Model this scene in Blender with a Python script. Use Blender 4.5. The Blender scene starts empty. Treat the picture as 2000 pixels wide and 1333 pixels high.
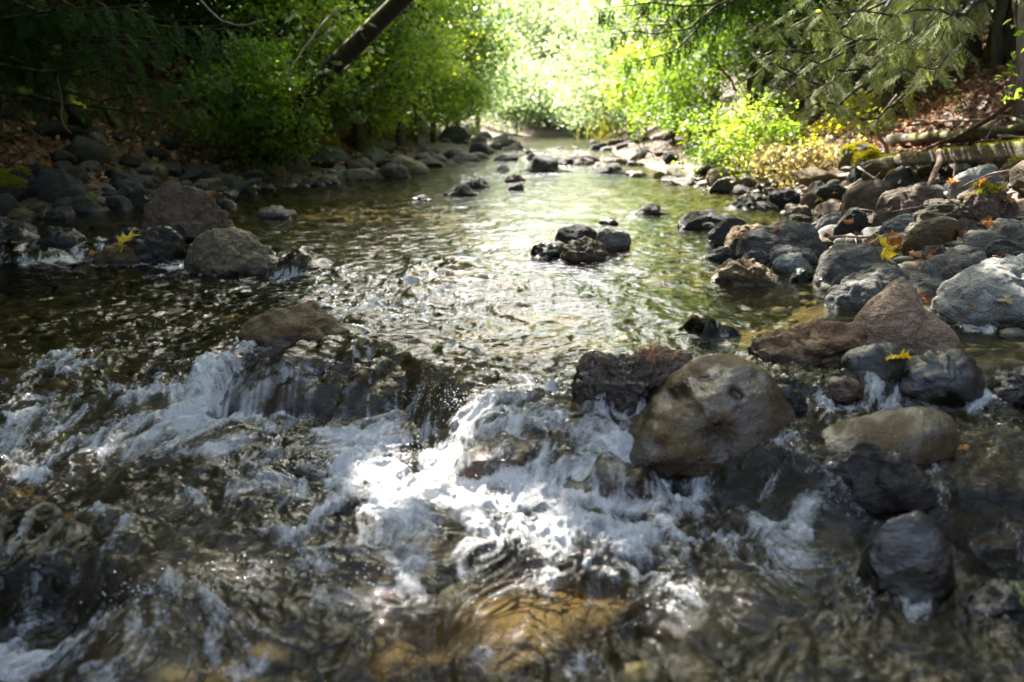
import bpy, bmesh, math, random, time
import numpy as np
from mathutils import Vector, Matrix, Euler
from mathutils.bvhtree import BVHTree
random.seed(7)
RNG = np.random.default_rng(7)
C = bpy.context.scene.collection
scene = bpy.context.scene
R = math.radians

# ------------------------------------------------------------------ camera
CAMZ = 0.75
F = 35.0 / 36.0 * 2000
PITCH = math.atan(426.5 / F)
cam_d = bpy.data.cameras.new('camera')
cam_d.lens = 35; cam_d.sensor_width = 36
cam_d.clip_start = 0.05; cam_d.clip_end = 600
cam_d.dof.use_dof = True; cam_d.dof.focus_distance = 4.3; cam_d.dof.aperture_fstop = 2.6
cam = bpy.data.objects.new('camera', cam_d); C.objects.link(cam)
cam.location = (0, 0, CAMZ); cam.rotation_euler = (math.pi / 2 - PITCH, 0, 0)
scene.camera = cam

# ------------------------------------------------------------------ sky and sun
SUN_EL, SUN_AZ = R(50), R(-20)            # azimuth from +Y towards +X
SUN = np.array([math.sin(SUN_AZ) * math.cos(SUN_EL), math.cos(SUN_AZ) * math.cos(SUN_EL), math.sin(SUN_EL)])
w = bpy.data.worlds.new('World'); scene.world = w; w.use_nodes = True
nt = w.node_tree
sky = nt.nodes.new('ShaderNodeTexSky'); sky.sky_type = 'NISHITA'; sky.sun_disc = False
sky.sun_elevation = SUN_EL; sky.sun_rotation = SUN_AZ
sky.air_density = 1.0; sky.dust_density = 5.0; sky.ozone_density = 1.0
nt.links.new(sky.outputs[0], nt.nodes['Background'].inputs[0])
nt.nodes['Background'].inputs[1].default_value = 0.15
sl = bpy.data.lights.new('sun', 'SUN'); sl.energy = 5.0; sl.angle = R(0.53); sl.color = (1.0, 0.95, 0.87)
so = bpy.data.objects.new('sun', sl); C.objects.link(so)
so.rotation_euler = Vector(tuple(SUN)).to_track_quat('Z', 'Y').to_euler()
scene.view_settings.view_transform = 'Standard'; scene.view_settings.look = 'None'
scene.view_settings.exposure = 2.6; scene.view_settings.gamma = 1.0
scene.cycles.max_bounces = 10; scene.cycles.transparent_max_bounces = 10
scene.cycles.diffuse_bounces = 4; scene.cycles.glossy_bounces = 4
scene.cycles.sample_clamp_indirect = 6
scene.cycles.caustics_reflective = False; scene.cycles.caustics_refractive = False
scene.cycles.use_denoising = True

# ------------------------------------------------------------------ small maths
def sstep(x, a, b):
    t = np.clip((x - a) / (b - a), 0, 1); return t * t * (3 - 2 * t)

def _hash(ix, iy, iz):
    h = (ix.astype(np.int64) * 374761393 + iy.astype(np.int64) * 668265263 + iz.astype(np.int64) * 2147483647 // 7) & 0xffffffff
    h = ((h ^ (h >> 13)) * 1274126177) & 0xffffffff
    h = ((h ^ (h >> 16)) * 2246822519) & 0xffffffff
    return ((h ^ (h >> 15)) & 0xffffff) / float(0xffffff)

def n2(x, y, seed=0):
    """gradient noise, about -1..1"""
    xi = np.floor(x); yi = np.floor(y); fx = x - xi; fy = y - yi
    u = fx * fx * fx * (fx * (fx * 6 - 15) + 10); v = fy * fy * fy * (fy * (fy * 6 - 15) + 10)
    s = np.full_like(xi, seed)
    def g(ox, oy):
        a = _hash(xi + ox, yi + oy, s) * 2 * math.pi
        return np.cos(a) * (fx - ox) + np.sin(a) * (fy - oy)
    a = g(0, 0) * (1 - u) + g(1, 0) * u; b = g(0, 1) * (1 - u) + g(1, 1) * u
    return (a * (1 - v) + b * v) * 1.5

def n3(p, seed=0):
    i = np.floor(p); f = p - i; u = f * f * (3 - 2 * f)
    out = 0
    for ox in (0, 1):
        for oy in (0, 1):
            for oz in (0, 1):
                wgt = (u[:, 0] if ox else 1 - u[:, 0]) * (u[:, 1] if oy else 1 - u[:, 1]) * (u[:, 2] if oz else 1 - u[:, 2])
                out = out + wgt * _hash(i[:, 0] + ox + seed * 17, i[:, 1] + oy, i[:, 2] + oz)
    return out * 2 - 1

def fbm3(p, oct=4, seed=0, gain=0.5):
    a, s, f = 1.0, 0.0, 1.0
    for k in range(oct):
        s = s + a * n3(p * f, seed + k); a *= gain; f *= 2.03
    return s

def fbm2(x, y, oct=4, seed=0, gain=0.5):
    a, s, f = 1.0, 0.0, 1.0
    for k in range(oct):
        s = s + a * n2(x * f, y * f, seed + k); a *= gain; f *= 2.07
    return s

# ------------------------------------------------------------------ pixels of the 2000 x 1333 photo to places
def ray(px, py):
    a = (px - 1000) / F; b = (666.5 - py) / F
    return np.array([a, math.cos(PITCH) + b * math.sin(PITCH), -math.sin(PITCH) + b * math.cos(PITCH)])
def at(px, py, Y):
    d = ray(px, py); t = Y / d[1]
    return np.array([d[0] * t, Y, CAMZ + d[2] * t])
def onz(px, py, z):
    d = ray(px, py); t = (z - CAMZ) / d[2]
    return np.array([d[0] * t, d[1] * t, z])

# ------------------------------------------------------------------ water level: three steps down towards the camera
def line(pts, z):
    q = np.array([onz(a, b, z)[:2] for a, b in pts]); q = q[np.argsort(q[:, 0])]
    return q[:, 0], q[:, 1]
D1 = line([(-300, 474), (0, 474), (350, 480), (520, 500), (700, 505)], 0.0)
D2 = line([(-300, 640), (0, 650), (250, 665), (430, 716), (520, 702), (600, 695), (700, 693), (790, 704), (870, 735), (930, 762), (1000, 775), (1100, 790), (1230, 810), (1560, 872), (1640, 885), (2000, 900), (2500, 900)], -0.05)
D2R = line([(1500, 742), (2500, 742)], -0.03)
D3 = line([(-300, 1050), (0, 1055), (150, 1065), (260, 1100)], -0.24)
D4 = line([(1750, 1042), (2500, 1040)], -0.25)
D5 = line([(500, 1345), (720, 1275), (900, 1215), (1080, 1165), (1250, 1112), (1400, 1090)], -0.27)
XD1, XD3 = onz(540, 505, 0)[0], onz(250, 1100, -.24)[0]
XD5a, XD5b = onz(560, 1300, -.27)[0], onz(1300, 1110, -.27)[0]
def level(x, y):
    x = np.asarray(x, float); y = np.asarray(y, float)
    z = 0.012 * np.clip(y - 9, 0, 40) * 0.35
    z = z - 0.075 * (1 - sstep(x, XD1 - 0.1, XD1 + 0.5)) * sstep(np.interp(x, *D1) - y, 0, 0.16)
    z = z - 0.02 * sstep(5.0 - y, 0, 1.6)
    wd = 0.13 + 0.75 * (1 - sstep(x, -1.25, -0.9)) + 0.38 * sstep(x, -0.55, -0.08) * (1 - sstep(x, 0.2, 0.4))
    hd = 0.15 - 0.07 * sstep(x, 0.7, 1.0)
    z = z - hd * sstep((np.interp(x, *D2) - y) / wd, 0, 1)
    z = z - 0.06 * sstep(x, 0.75, 0.95) * sstep(np.interp(x, *D2R) - y, 0, 0.15)
    z = z - 0.07 * np.clip(2.95 - y, 0, 2)
    z = z - 0.12 * (1 - sstep(x, XD3 - 0.12, XD3 + 0.1)) * sstep(np.interp(x, *D3) - y, 0, 0.13)
    z = z - 0.08 * sstep(x, 1.02, 1.15) * sstep(np.interp(x, *D4) - y, 0, 0.1)
    z = z - 0.05 * sstep(x, XD5a, XD5a + 0.2) * (1 - sstep(x, XD5b - 0.15, XD5b)) * sstep(np.interp(x, *D5) - y, 0, 0.09)
    return z

# ------------------------------------------------------------------ terrain
SL = np.array([(-9, 0.0), (-7, 4.0), (-5.2, 6.6), (-4.35, 7.6), (-3.5, 9.3), (-3.2, 10.8), (-2.1, 13.2), (-1.5, 16), (-1.05, 19.4), (-0.75, 26), (-0.45, 33), (0.3, 45), (2, 60)])
SR = np.array([(3.6, 0.0), (2.9, 2.4), (2.0, 3.5), (1.62, 4.2), (1.6, 5.2), (1.9, 6.2), (2.55, 7.6), (2.5, 9.5), (2.25, 12), (2.15, 16), (2.25, 22), (2.7, 30), (3.9, 45), (5.4, 60)])
def terrain(x, y):
    x = np.asarray(x, float); y = np.asarray(y, float)
    xl = np.interp(y, SL[:, 1], SL[:, 0]); xr = np.interp(y, SR[:, 1], SR[:, 0])
    wob = 0.18 * n2(x * 0.9, y * 0.9, 3)
    dl = xl - x + wob; dr = x - xr + wob
    ins = np.minimum(-dl, -dr)
    lv = level(x, y)
    bed = lv - 0.02 - 0.17 * sstep(ins, 0, 0.6) + 0.035 * fbm2(x * 1.7, y * 1.7, 3, 11)
    def bank(d, a, b):
        z = a * np.clip(d, 0, 1.3) + b * np.clip(d - 1.3, 0, 3.6) + 0.50 * np.clip(d - 4.9, 0, 34)
        return z + 0.03 * fbm2(x * 2.2, y * 2.2, 3, 21) * sstep(d, 0, .5) + 0.28 * fbm2(x * 0.35, y * 0.35, 3, 31) * sstep(d, 1.2, 3.5)
    z = np.where(dl > 0, bank(dl, 0.2, 0.50), np.where(dr > 0, bank(dr, 0.34, 0.42), bed))
    z = np.where((dl > 0) | (dr > 0), z + lv - 0.02, z)
    z = z + 0.25 * np.clip(y - 50, 0, 200)
    return z
def ground_hit(px, py, water=True):
    d = ray(px, py); t = np.linspace(1.0, 70, 6000)
    x, y, z = d[0] * t, d[1] * t, CAMZ + d[2] * t
    s = terrain(x, y)
    if water: s = np.maximum(s, level(x, y))
    k = np.argmax(z < s)
    if not (z < s).any(): k = len(t) - 1
    return np.array([x[k], y[k], s[k]])

# ------------------------------------------------------------------ mesh and object helpers
def mesh_np(name, V, Fc, mat=None, smooth=True, fattr=None, vattr=None, mats=None, midx=None):
    me = bpy.data.meshes.new(name)
    V = np.ascontiguousarray(V, dtype=np.float32); Fc = np.ascontiguousarray(Fc, dtype=np.int32)
    k = Fc.shape[1]; n = len(Fc)
    me.vertices.add(len(V)); me.vertices.foreach_set('co', V.ravel())
    me.loops.add(n * k); me.loops.foreach_set('vertex_index', Fc.ravel())
    me.polygons.add(n); me.polygons.foreach_set('loop_start', np.arange(0, n * k, k, dtype=np.int32))
    me.polygons.foreach_set('loop_total', np.full(n, k, dtype=np.int32))
    me.update(calc_edges=True)
    me.polygons.foreach_set('use_smooth', np.full(n, smooth, dtype=bool))
    for nm, a in (fattr or {}).items():
        at_ = me.attributes.new(nm, 'FLOAT', 'FACE'); at_.data.foreach_set('value', np.ascontiguousarray(a, dtype=np.float32))
    for nm, a in (vattr or {}).items():
        at_ = me.attributes.new(nm, 'FLOAT', 'POINT'); at_.data.foreach_set('value', np.ascontiguousarray(a, dtype=np.float32))
    if mat: me.materials.append(mat)
    return me
def obj(name, me, parent=None, label=None, cat=None, group=None, kind=None, loc=None, rot=None, scale=None):
    o = bpy.data.objects.new(name, me); C.objects.link(o)
    if parent is not None: o.parent = parent
    if loc is not None: o.location = tuple(float(v) for v in loc)
    if rot is not None: o.rotation_euler = rot
    if scale is not None: o.scale = scale
    if label: o['label'] = label
    if cat: o['category'] = cat
    if group: o['group'] = group
    if kind: o['kind'] = kind
    return o

_ico = {}
def ico(n):
    if n not in _ico:
        bm = bmesh.new(); bmesh.ops.create_icosphere(bm, subdivisions=n, radius=1)
        V = np.array([v.co[:] for v in bm.verts]); Fc = np.array([[v.index for v in f.verts] for f in bm.faces]); bm.free()
        V /= np.linalg.norm(V, axis=1)[:, None]; _ico[n] = (V, Fc)
    return _ico[n]

def tube(pts, rad, seg=8, rough=0.0, seed=0, cap=True):
    """tapered tube along pts; returns V, quads"""
    P = np.array(pts, float); n = len(P); rad = np.asarray(rad, float) * np.ones(n)
    T = np.gradient(P, axis=0); T /= np.linalg.norm(T, axis=1)[:, None] + 1e-9
    up = np.array([0, 0, 1.0]) if abs(T[0][2]) < 0.9 else np.array([1.0, 0, 0])
    V = []; A = np.arange(seg) * 2 * math.pi / seg
    u = np.cross(T[0], up); u /= np.linalg.norm(u)
    for i in range(n):
        u = u - T[i] * np.dot(u, T[i]); u /= np.linalg.norm(u) + 1e-9; v = np.cross(T[i], u)
        r = rad[i] * (1 + rough * n3(np.stack([np.cos(A) * 1.3 + seed, np.sin(A) * 1.3, np.full(seg, i * 0.45)], 1), seed))
        V.append(P[i] + np.outer(np.cos(A) * r, u) + np.outer(np.sin(A) * r, v))
    V.append(P[:1] - T[:1] * rad[0] * 0.15); V.append(P[-1:] + T[-1:] * rad[-1] * 0.15)
    V = np.concatenate(V); Fc = []
    for i in range(n - 1):
        for j in range(seg):
            Fc.append([i * seg + j, i * seg + (j + 1) % seg, (i + 1) * seg + (j + 1) % seg, (i + 1) * seg + j])
    c0, c1 = n * seg, n * seg + 1
    for j in range(0, seg, 2):
        Fc.append([c0, (j + 2) % seg, (j + 1) % seg, j]); b = (n - 1) * seg
        Fc.append([c1, b + j, b + (j + 1) % seg, b + (j + 2) % seg])
    return V, np.array(Fc)
def join(parts):
    Vs, Fs, o = [], [], 0
    for V, Fc in parts:
        Vs.append(V); Fs.append(Fc + o); o += len(V)
    return np.concatenate(Vs), np.concatenate(Fs)
def wiggle(a, b, n, amp, seed=0, sag=0.0):
    a = np.array(a, float); b = np.array(b, float); t = np.linspace(0, 1, n)
    P = a + np.outer(t, b - a); L = np.linalg.norm(b - a)
    for k in range(3):
        P[:, k] += amp * L * fbm2(t * 3 + seed * 3.7, np.full(n, k * 5.3 + seed), 3, seed) * np.sin(np.pi * np.clip(t * 1.0, 0, 1)) ** 0.5
    P[:, 2] -= sag * L * 4 * t * (1 - t)
    return P

# ------------------------------------------------------------------ materials
def newmat(name):
    m = bpy.data.materials.new(name); m.use_nodes = True; t = m.node_tree
    for n in list(t.nodes): t.nodes.remove(n)
    out = t.nodes.new('ShaderNodeOutputMaterial')
    return m, t, out
class NB:
    def __init__(s, t): s.t = t
    def n(s, typ, **kw):
        x = s.t.nodes.new(typ)
        for k, v in kw.items(): setattr(x, k, v)
        return x
    def l(s, a, b): s.t.links.new(a, b)
    def noise(s, vec, scale, detail=4, rough=0.55, dist=0.0):
        x = s.n('ShaderNodeTexNoise'); x.inputs['Scale'].default_value = scale; x.inputs['Detail'].default_value = detail
        x.inputs['Roughness'].default_value = rough; x.inputs['Distortion'].default_value = dist
        if vec is not None: s.l(vec, x.inputs['Vector'])
        return x.outputs['Fac']
    def ramp(s, fac, stops):
        x = s.n('ShaderNodeValToRGB'); r = x.color_ramp
        while len(r.elements) < len(stops): r.elements.new(0.5)
        for e, (p, c) in zip(r.elements, stops): e.position = p; e.color = (*c, 1) if len(c) == 3 else c
        s.l(fac, x.inputs[0]); return x.outputs[0]
    def mr(s, v, a, b, c=0.0, d=1.0):
        x = s.n('ShaderNodeMapRange'); s.l(v, x.inputs[0])
        for i, q in enumerate((a, b, c, d)): x.inputs[i + 1].default_value = q
        return x.outputs[0]
    def math(s, op, a, b=None):
        x = s.n('ShaderNodeMath', operation=op)
        for i, q in enumerate((a, b)):
            if q is None: continue
            if isinstance(q, (int, float)): x.inputs[i].default_value = q
            else: s.l(q, x.inputs[i])
        return x.outputs[0]
    def mix(s, f, a, b, blend='MIX'):
        x = s.n('ShaderNodeMix', data_type='RGBA', blend_type=blend)
        for i, q in ((0, f), (6, a), (7, b)):
            if isinstance(q, (int, float)): x.inputs[i].default_value = q
            elif isinstance(q, tuple): x.inputs[i].default_value = (*q, 1)
            else: s.l(q, x.inputs[i])
        return x.outputs[2]
    def bump(s, h, strength, dist, nrm=None):
        x = s.n('ShaderNodeBump'); x.inputs['Strength'].default_value = strength; x.inputs['Distance'].default_value = dist
        s.l(h, x.inputs['Height'])
        if nrm is not None: s.l(nrm, x.inputs['Normal'])
        return x.outputs[0]
    def attr(s, nm):
        return s.n('ShaderNodeAttribute', attribute_name=nm).outputs['Fac']

def rock_mat(name, c1, c2, c3, rough=0.8, wet_rough=0.13, scatter=False, speck=0.5, strata=0.0, wetall=0.0, smooth=0):
    m, t, out = newmat(name); b = NB(t)
    vec = b.n('ShaderNodeNewGeometry').outputs['Position']
    big = b.noise(vec, 5, 5, 0.6, 0.4); mid = b.noise(vec, 26, 5, 0.65); fine = b.noise(vec, 130, 3, 0.7)
    col = b.mix(b.mr(big, 0.35, 0.68), c1, c2)
    col = b.mix(b.mr(mid, 0.52, 0.74), col, c3)
    col = b.mix(b.mr(fine, 0.5, 0.75, 0, speck), col, tuple(v * 1.7 for v in c3))
    col = b.mix(b.mr(b.noise(vec, 330, 2, 0.6), 0.52, 0.66, 0, .75), col, tuple(v * 0.45 for v in c1)); col = b.mix(b.mr(b.noise(vec, 210, 2, 0.6), 0.6, 0.68, 0, .7), col, tuple(v * 1.5 for v in c3))
    col = b.mix(b.mr(b.noise(vec, 60, 4, 0.7), 0.55, 0.72, 0, speck), col, tuple(v * 0.3 for v in c1))
    if strata:
        wv = b.n('ShaderNodeTexWave', wave_type='BANDS', bands_direction='Z'); wv.inputs['Scale'].default_value = 9; wv.inputs['Distortion'].default_value = 7
        wv.inputs['Detail'].default_value = 3; b.l(vec, wv.inputs['Vector'])
        col = b.mix(b.math('MULTIPLY', wv.outputs['Fac'], strata), col, tuple(v * 0.5 for v in c1))
    oi = b.n('ShaderNodeObjectInfo').outputs['Random']
    col = b.mix(0.75, col, b.ramp(oi, [(0, (.5, .5, .52)), (.35, (.8, .78, .75)), (.7, (.95, .92, .88)), (1, (1.15, 1.1, 1.02))]), 'MULTIPLY')
    if scatter:
        sx = b.n('ShaderNodeSeparateXYZ'); b.l(vec, sx.inputs[0])
        wv_ = b.math('ADD', sx.outputs[2], b.math('MULTIPLY', b.noise(vec, 12, 2), -0.05))
        wet = b.mr(wv_, 0.0, 0.02, 1, 0)
    else:
        wet = b.math('MINIMUM', b.math('ADD', b.attr('wet'), b.mr(b.noise(vec, 7, 4, 0.6), 0.45, 0.6, 0, wetall)), 1.0)
    dark = b.mix(1.0, col, (0.34, 0.31, 0.27), 'MULTIPLY')
    col = b.mix(wet, col, dark)
    h = b.math('ADD', b.math('MULTIPLY', mid, 0.6), b.math('MULTIPLY', fine, 0.25))
    mq = b.n('ShaderNodeMapping'); mq.inputs['Rotation'].default_value = (.5, .3, .2); mq.inputs['Scale'].default_value = (1, 1, 2.6); b.l(vec, mq.inputs[0])
    rg = b.math('ABSOLUTE', b.math('SUBTRACT', b.noise(mq.outputs[0], 8, 6, 0.62, 0.5), 0.5))
    h = b.math('ADD', h, b.mr(rg, 0, 0.07, -0.08 if smooth else -0.30, 0)); h = b.math('ADD', h, b.math('MULTIPLY', big, 0.5 if smooth else 1.4))
    nrm = b.bump(h, 0.95, 0.014)
    col = b.mix(b.mr(rg, 0, 0.035, 0.2 if smooth else 0.6, 0), col, tuple(v * .35 for v in c1))
    p = b.n('ShaderNodeBsdfPrincipled'); b.l(col, p.inputs['Base Color']); b.l(nrm, p.inputs['Normal'])
    b.l(b.mr(wet, 0, 1, rough, 0.13 if smooth else wet_rough), p.inputs['Roughness'])
    b.l(b.mr(wet, 0, 1, 0.3, 0.8 if smooth else 0.45), p.inputs['Specular IOR Level'])
    b.l(p.outputs[0], out.inputs[0])
    return m
ROCKC = dict(
    grey=((.085, .080, .068), (.145, .137, .118), (.22, .21, .18)),
    dark=((.019, .019, .018), (.040, .038, .034), (.078, .073, .065)),
    olive=((.095, .060, .023), (.145, .10, .042), (.19, .148, .078)),
    tan=((.10, .08, .048), (.165, .132, .085), (.25, .215, .155)),
    brown=((.085, .055, .037), (.13, .09, .062), (.21, .16, .12)),
    pale=((.15, .155, .145), (.22, .225, .205), (.31, .31, .285)),
    blue=((.062, .060, .052), (.105, .102, .09), (.17, .165, .145)),
    rust=((.10, .055, .03), (.20, .11, .05), (.28, .18, .10)),
    black=((.010, .010, .010), (.024, .021, .019), (.055, .047, .04)),
    clay=((.19, .125, .08), (.265, .185, .125), (.34, .265, .195)),
    orange=((.12, .072, .034), (.19, .12, .055), (.27, .19, .11)))
RM = {}
def rmat(c, scatter=False, **kw):
    k = (c, scatter, tuple(sorted(kw.items())))
    if k not in RM: RM[k] = rock_mat('rock_' + c + ('_bank' if scatter else ''), *ROCKC[c], scatter=scatter, **kw)
    return RM[k]

def leaf_mat(name, stops, trans=0.5, tcol=None, rough=0.45, spec=0.4):
    m, t, out = newmat(name); b = NB(t)
    r = b.attr('rnd'); col = b.ramp(r, stops)
    p = b.n('ShaderNodeBsdfPrincipled'); b.l(col, p.inputs['Base Color']); p.inputs['Roughness'].default_value = rough
    p.inputs['Specular IOR Level'].default_value = spec
    if trans > 0:
        tr = b.n('ShaderNodeBsdfTranslucent')
        b.l(b.mix(1.0, col, tcol or (2.4, 2.2, 1.0), 'MULTIPLY'), tr.inputs[0])
        mx = b.n('ShaderNodeMixShader'); mx.inputs[0].default_value = trans
        b.l(p.outputs[0], mx.inputs[1]); b.l(tr.outputs[0], mx.inputs[2]); b.l(mx.outputs[0], out.inputs[0])
    else: b.l(p.outputs[0], out.inputs[0])
    return m
M_BRIGHT = leaf_mat('leaf_bright', [(0, (.05, .11, .012)), (.5, (.11, .18, .03)), (1, (.22, .26, .06))], 0.55, (3.2, 2.9, 1.2))  # brightened, yellower copy of the leaf tones, painting in sunlight
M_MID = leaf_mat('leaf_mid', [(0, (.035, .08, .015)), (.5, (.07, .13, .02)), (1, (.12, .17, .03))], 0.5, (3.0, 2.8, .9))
M_PALE_HAZE = leaf_mat('leaf_pale_haze', [(0, (.12, .20, .07)), (.5, (.21, .29, .13)), (1, (.32, .37, .21))], 0.55, (1.7, 1.65, 1.45))  # paled leaf tones paint haze and glare onto the far crowns
M_SHADELEAF = leaf_mat('leaf_shaded', [(0, (.010, .024, .008)), (.6, (.022, .048, .012)), (1, (.045, .08, .015))], 0.3)  # darkened copy of the leaf tones, painting in forest shade
M_CEDAR = leaf_mat('cedar_frond_lit', [(0, (.06, .09, .03)), (.45, (.22, .25, .11)), (1, (.36, .38, .20))], 0.45, (1.7, 1.8, .7), 0.75, 0.15)  # paler copy of the fronds: sunlight put into the colour
M_CEDAR_PARTLIT = leaf_mat('cedar_frond_partlit', [(0, (.02, .045, .01)), (.6, (.06, .10, .025)), (1, (.13, .18, .04))], 0.4, (2.2, 2.3, .7), .8, .1)  # in-between copy: partial sun put into the frond colour
M_CEDAR_SHADED = leaf_mat('cedar_frond_shaded', [(0, (.008, .022, .006)), (.6, (.02, .045, .010)), (1, (.045, .075, .015))], 0.35, (2.2, 2.4, .8), .8, .1)  # darker copy: shade put into the frond colour
M_YELLOW = leaf_mat('leaf_yellow', [(0, (.45, .30, .02)), (.5, (.62, .46, .03)), (1, (.70, .58, .06))], 0.4, (1.2, 1.15, .8))
M_YGREEN = leaf_mat('leaf_yellow_green', [(0, (.26, .30, .02)), (.5, (.48, .48, .03)), (1, (.66, .62, .05))], 0.45, (1.6, 1.5, .6))
M_ORANGE = leaf_mat('leaf_orange', [(0, (.28, .11, .03)), (1, (.52, .25, .07))], 0.4, (1.3, 1.1, .6))
M_LITTER = leaf_mat('leaf_litter', [(0, (.06, .026, .014)), (.3, (.16, .065, .03)), (.6, (.29, .14, .075)), (.85, (.42, .25, .15)), (1, (.52, .34, .14))], 0.15, (1.2, 1, .8), 0.6, 0.3)
M_DRY = leaf_mat('leaf_dry', [(0, (.14, .13, .03)), (.4, (.34, .28, .13)), (.8, (.55, .48, .32)), (1, (.50, .46, .06))], 0.3, (1.3, 1.2, .8))
M_GRASS = leaf_mat('grass_blade', [(0, (.10, .15, .02)), (.6, (.22, .24, .05)), (1, (.34, .30, .12))], 0.4, (1.8, 1.7, .7))
M_NEEDLE = leaf_mat('needles', [(0, (.25, .09, .03)), (1, (.45, .18, .06))], 0.1)
M_MOSSF = leaf_mat('moss_fuzz', [(0, (.14, .15, .008)), (.5, (.30, .30, .015)), (1, (.48, .44, .03))], 0.3, (1.5, 1.4, .5), 0.8, 0.1)

def bark(name, c1, c2, scale=14, moss=0.0, rough=0.85, st=(1, 1, 0.25)):
    m, t, out = newmat(name); b = NB(t)
    vec = b.n('ShaderNodeNewGeometry').outputs['Position']
    mp = b.n('ShaderNodeMapping'); mp.inputs['Scale'].default_value = st; b.l(vec, mp.inputs[0])
    f = b.noise(mp.outputs[0], scale, 6, 0.65, 0.3)
    col = b.mix(b.mr(f, 0.35, 0.7), c1, c2)
    if moss:
        nz = b.n('ShaderNodeSeparateXYZ'); b.l(b.n('ShaderNodeNewGeometry').outputs['Normal'], nz.inputs[0])
        k = b.math('MULTIPLY', b.mr(nz.outputs[2], -0.1, 0.6), b.mr(b.noise(vec, 6, 4), 0.55 - moss * 0.3, 0.65 - moss * 0.2))
        col = b.mix(k, col, (.15, .16, .015))
    p = b.n('ShaderNodeBsdfPrincipled'); b.l(col, p.inputs['Base Color']); p.inputs['Roughness'].default_value = rough
    b.l(b.bump(f, 0.9, 0.03), p.inputs['Normal']); b.l(p.outputs[0], out.inputs[0]); return m
M_BARK = bark('bark_brown', (.03, .022, .016), (.10, .075, .055), moss=0.3)
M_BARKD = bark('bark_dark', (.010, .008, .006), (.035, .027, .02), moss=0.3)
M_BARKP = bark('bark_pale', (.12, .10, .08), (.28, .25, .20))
M_WOOD = bark('weathered_wood', (.045, .033, .024), (.15, .115, .08), 22, moss=0.35, st=(.6, .6, 1))
M_STICK = bark('stick', (.14, .10, .075), (.34, .28, .22), 30)
M_STICKR = bark('stick_red', (.10, .05, .035), (.22, .13, .09), 30)

def ground_mat():
    m, t, out = newmat('forest_soil'); b = NB(t)
    g = b.n('ShaderNodeNewGeometry'); vec = g.outputs['Position']
    sx = b.n('ShaderNodeSeparateXYZ'); b.l(vec, sx.inputs[0])
    f = b.noise(vec, 9, 6, 0.65); v = b.n('ShaderNodeTexVoronoi'); v.inputs['Scale'].default_value = 16; b.l(vec, v.inputs['Vector'])
    soil = b.mix(b.mr(f, 0.35, 0.65), (.035, .022, .014), (.12, .07, .045))
    bed = b.mix(b.mr(f, 0.4, 0.62), (.06, .046, .024), (.17, .12, .058))
    bed = b.mix(b.mr(v.outputs['Color'], 0.2, 0.8, 0, 0.55), bed, (.05, .05, .035))
    col = b.mix(b.attr('bed'), soil, bed)
    p = b.n('ShaderNodeBsdfPrincipled'); b.l(col, p.inputs['Base Color']); p.inputs['Roughness'].default_value = 0.85
    h = b.math('ADD', f, b.math('MULTIPLY', v.outputs['Distance'], 0.8))
    b.l(b.bump(h, 1.0, 0.03), p.inputs['Normal']); b.l(p.outputs[0], out.inputs[0]); return m
def water_mat():
    m, t, out = newmat('stream_water'); b = NB(t)
    vec = b.n('ShaderNodeNewGeometry').outputs['Position']
    mp = b.n('ShaderNodeMapping'); mp.inputs['Scale'].default_value = (1.0, 0.8, 1.0); b.l(vec, mp.inputs[0])
    amp = b.attr('chop')
    h = b.math('ADD', b.math('MULTIPLY', b.noise(mp.outputs[0], 28, 4, 0.6, 0.8), 0.9), b.math('MULTIPLY', b.noise(mp.outputs[0], 95, 3, 0.6, 0.6), 0.22))
    h = b.math('MULTIPLY', h, amp)
    nrm = b.bump(h, 1.0, 0.007)
    fr = b.n('ShaderNodeFresnel'); fr.inputs['IOR'].default_value = 1.33; b.l(nrm, fr.inputs['Normal'])
    tr = b.n('ShaderNodeBsdfTransparent'); tr.inputs[0].default_value = (.60, .56, .38, 1)
    murk = b.n('ShaderNodeBsdfDiffuse'); murk.inputs[0].default_value = (.032, .028, .016, 1)
    m0 = b.n('ShaderNodeMixShader'); b.l(b.attr('murk'), m0.inputs[0]); b.l(tr.outputs[0], m0.inputs[1]); b.l(murk.outputs[0], m0.inputs[2])
    gl = b.n('ShaderNodeBsdfGlossy'); gl.inputs['Roughness'].default_value = 0.035; b.l(nrm, gl.inputs['Normal'])
    m1 = b.n('ShaderNodeMixShader'); b.l(fr.outputs[0], m1.inputs[0]); b.l(m0.outputs[0], m1.inputs[1]); b.l(gl.outputs[0], m1.inputs[2])
    fn = b.noise(vec, 60, 5, 0.75, 1.2); fn2 = b.noise(vec, 220, 3, 0.7)
    foam_glint = b.math('ADD', b.attr('foam_glint'), b.math('ADD', 0.0, b.math('MULTIPLY', b.math('ADD', b.mr(fn, 0.3, 0.7, -0.40, 0.26), b.mr(fn2, 0.3, 0.7, -0.16, 0.14)), b.mr(b.attr('fall'), 0, 1, 1, .35))))
    foam_glint = b.mr(foam_glint, 0.16, 1.08, 0, 0.88)
    fd = b.n('ShaderNodeBsdfPrincipled'); fd.inputs['Base Color'].default_value = (.86, .86, .85, 1); fd.inputs['Roughness'].default_value = 0.22
    fh = b.math('ADD', fn, b.math('MULTIPLY', fn2, 0.4))
    b.l(b.bump(fh, 1.0, 0.02, nrm), fd.inputs['Normal'])
    m2 = b.n('ShaderNodeMixShader'); b.l(foam_glint, m2.inputs[0]); b.l(m1.outputs[0], m2.inputs[1]); b.l(fd.outputs[0], m2.inputs[2])
    b.l(m2.outputs[0], out.inputs[0]); return m

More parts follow.
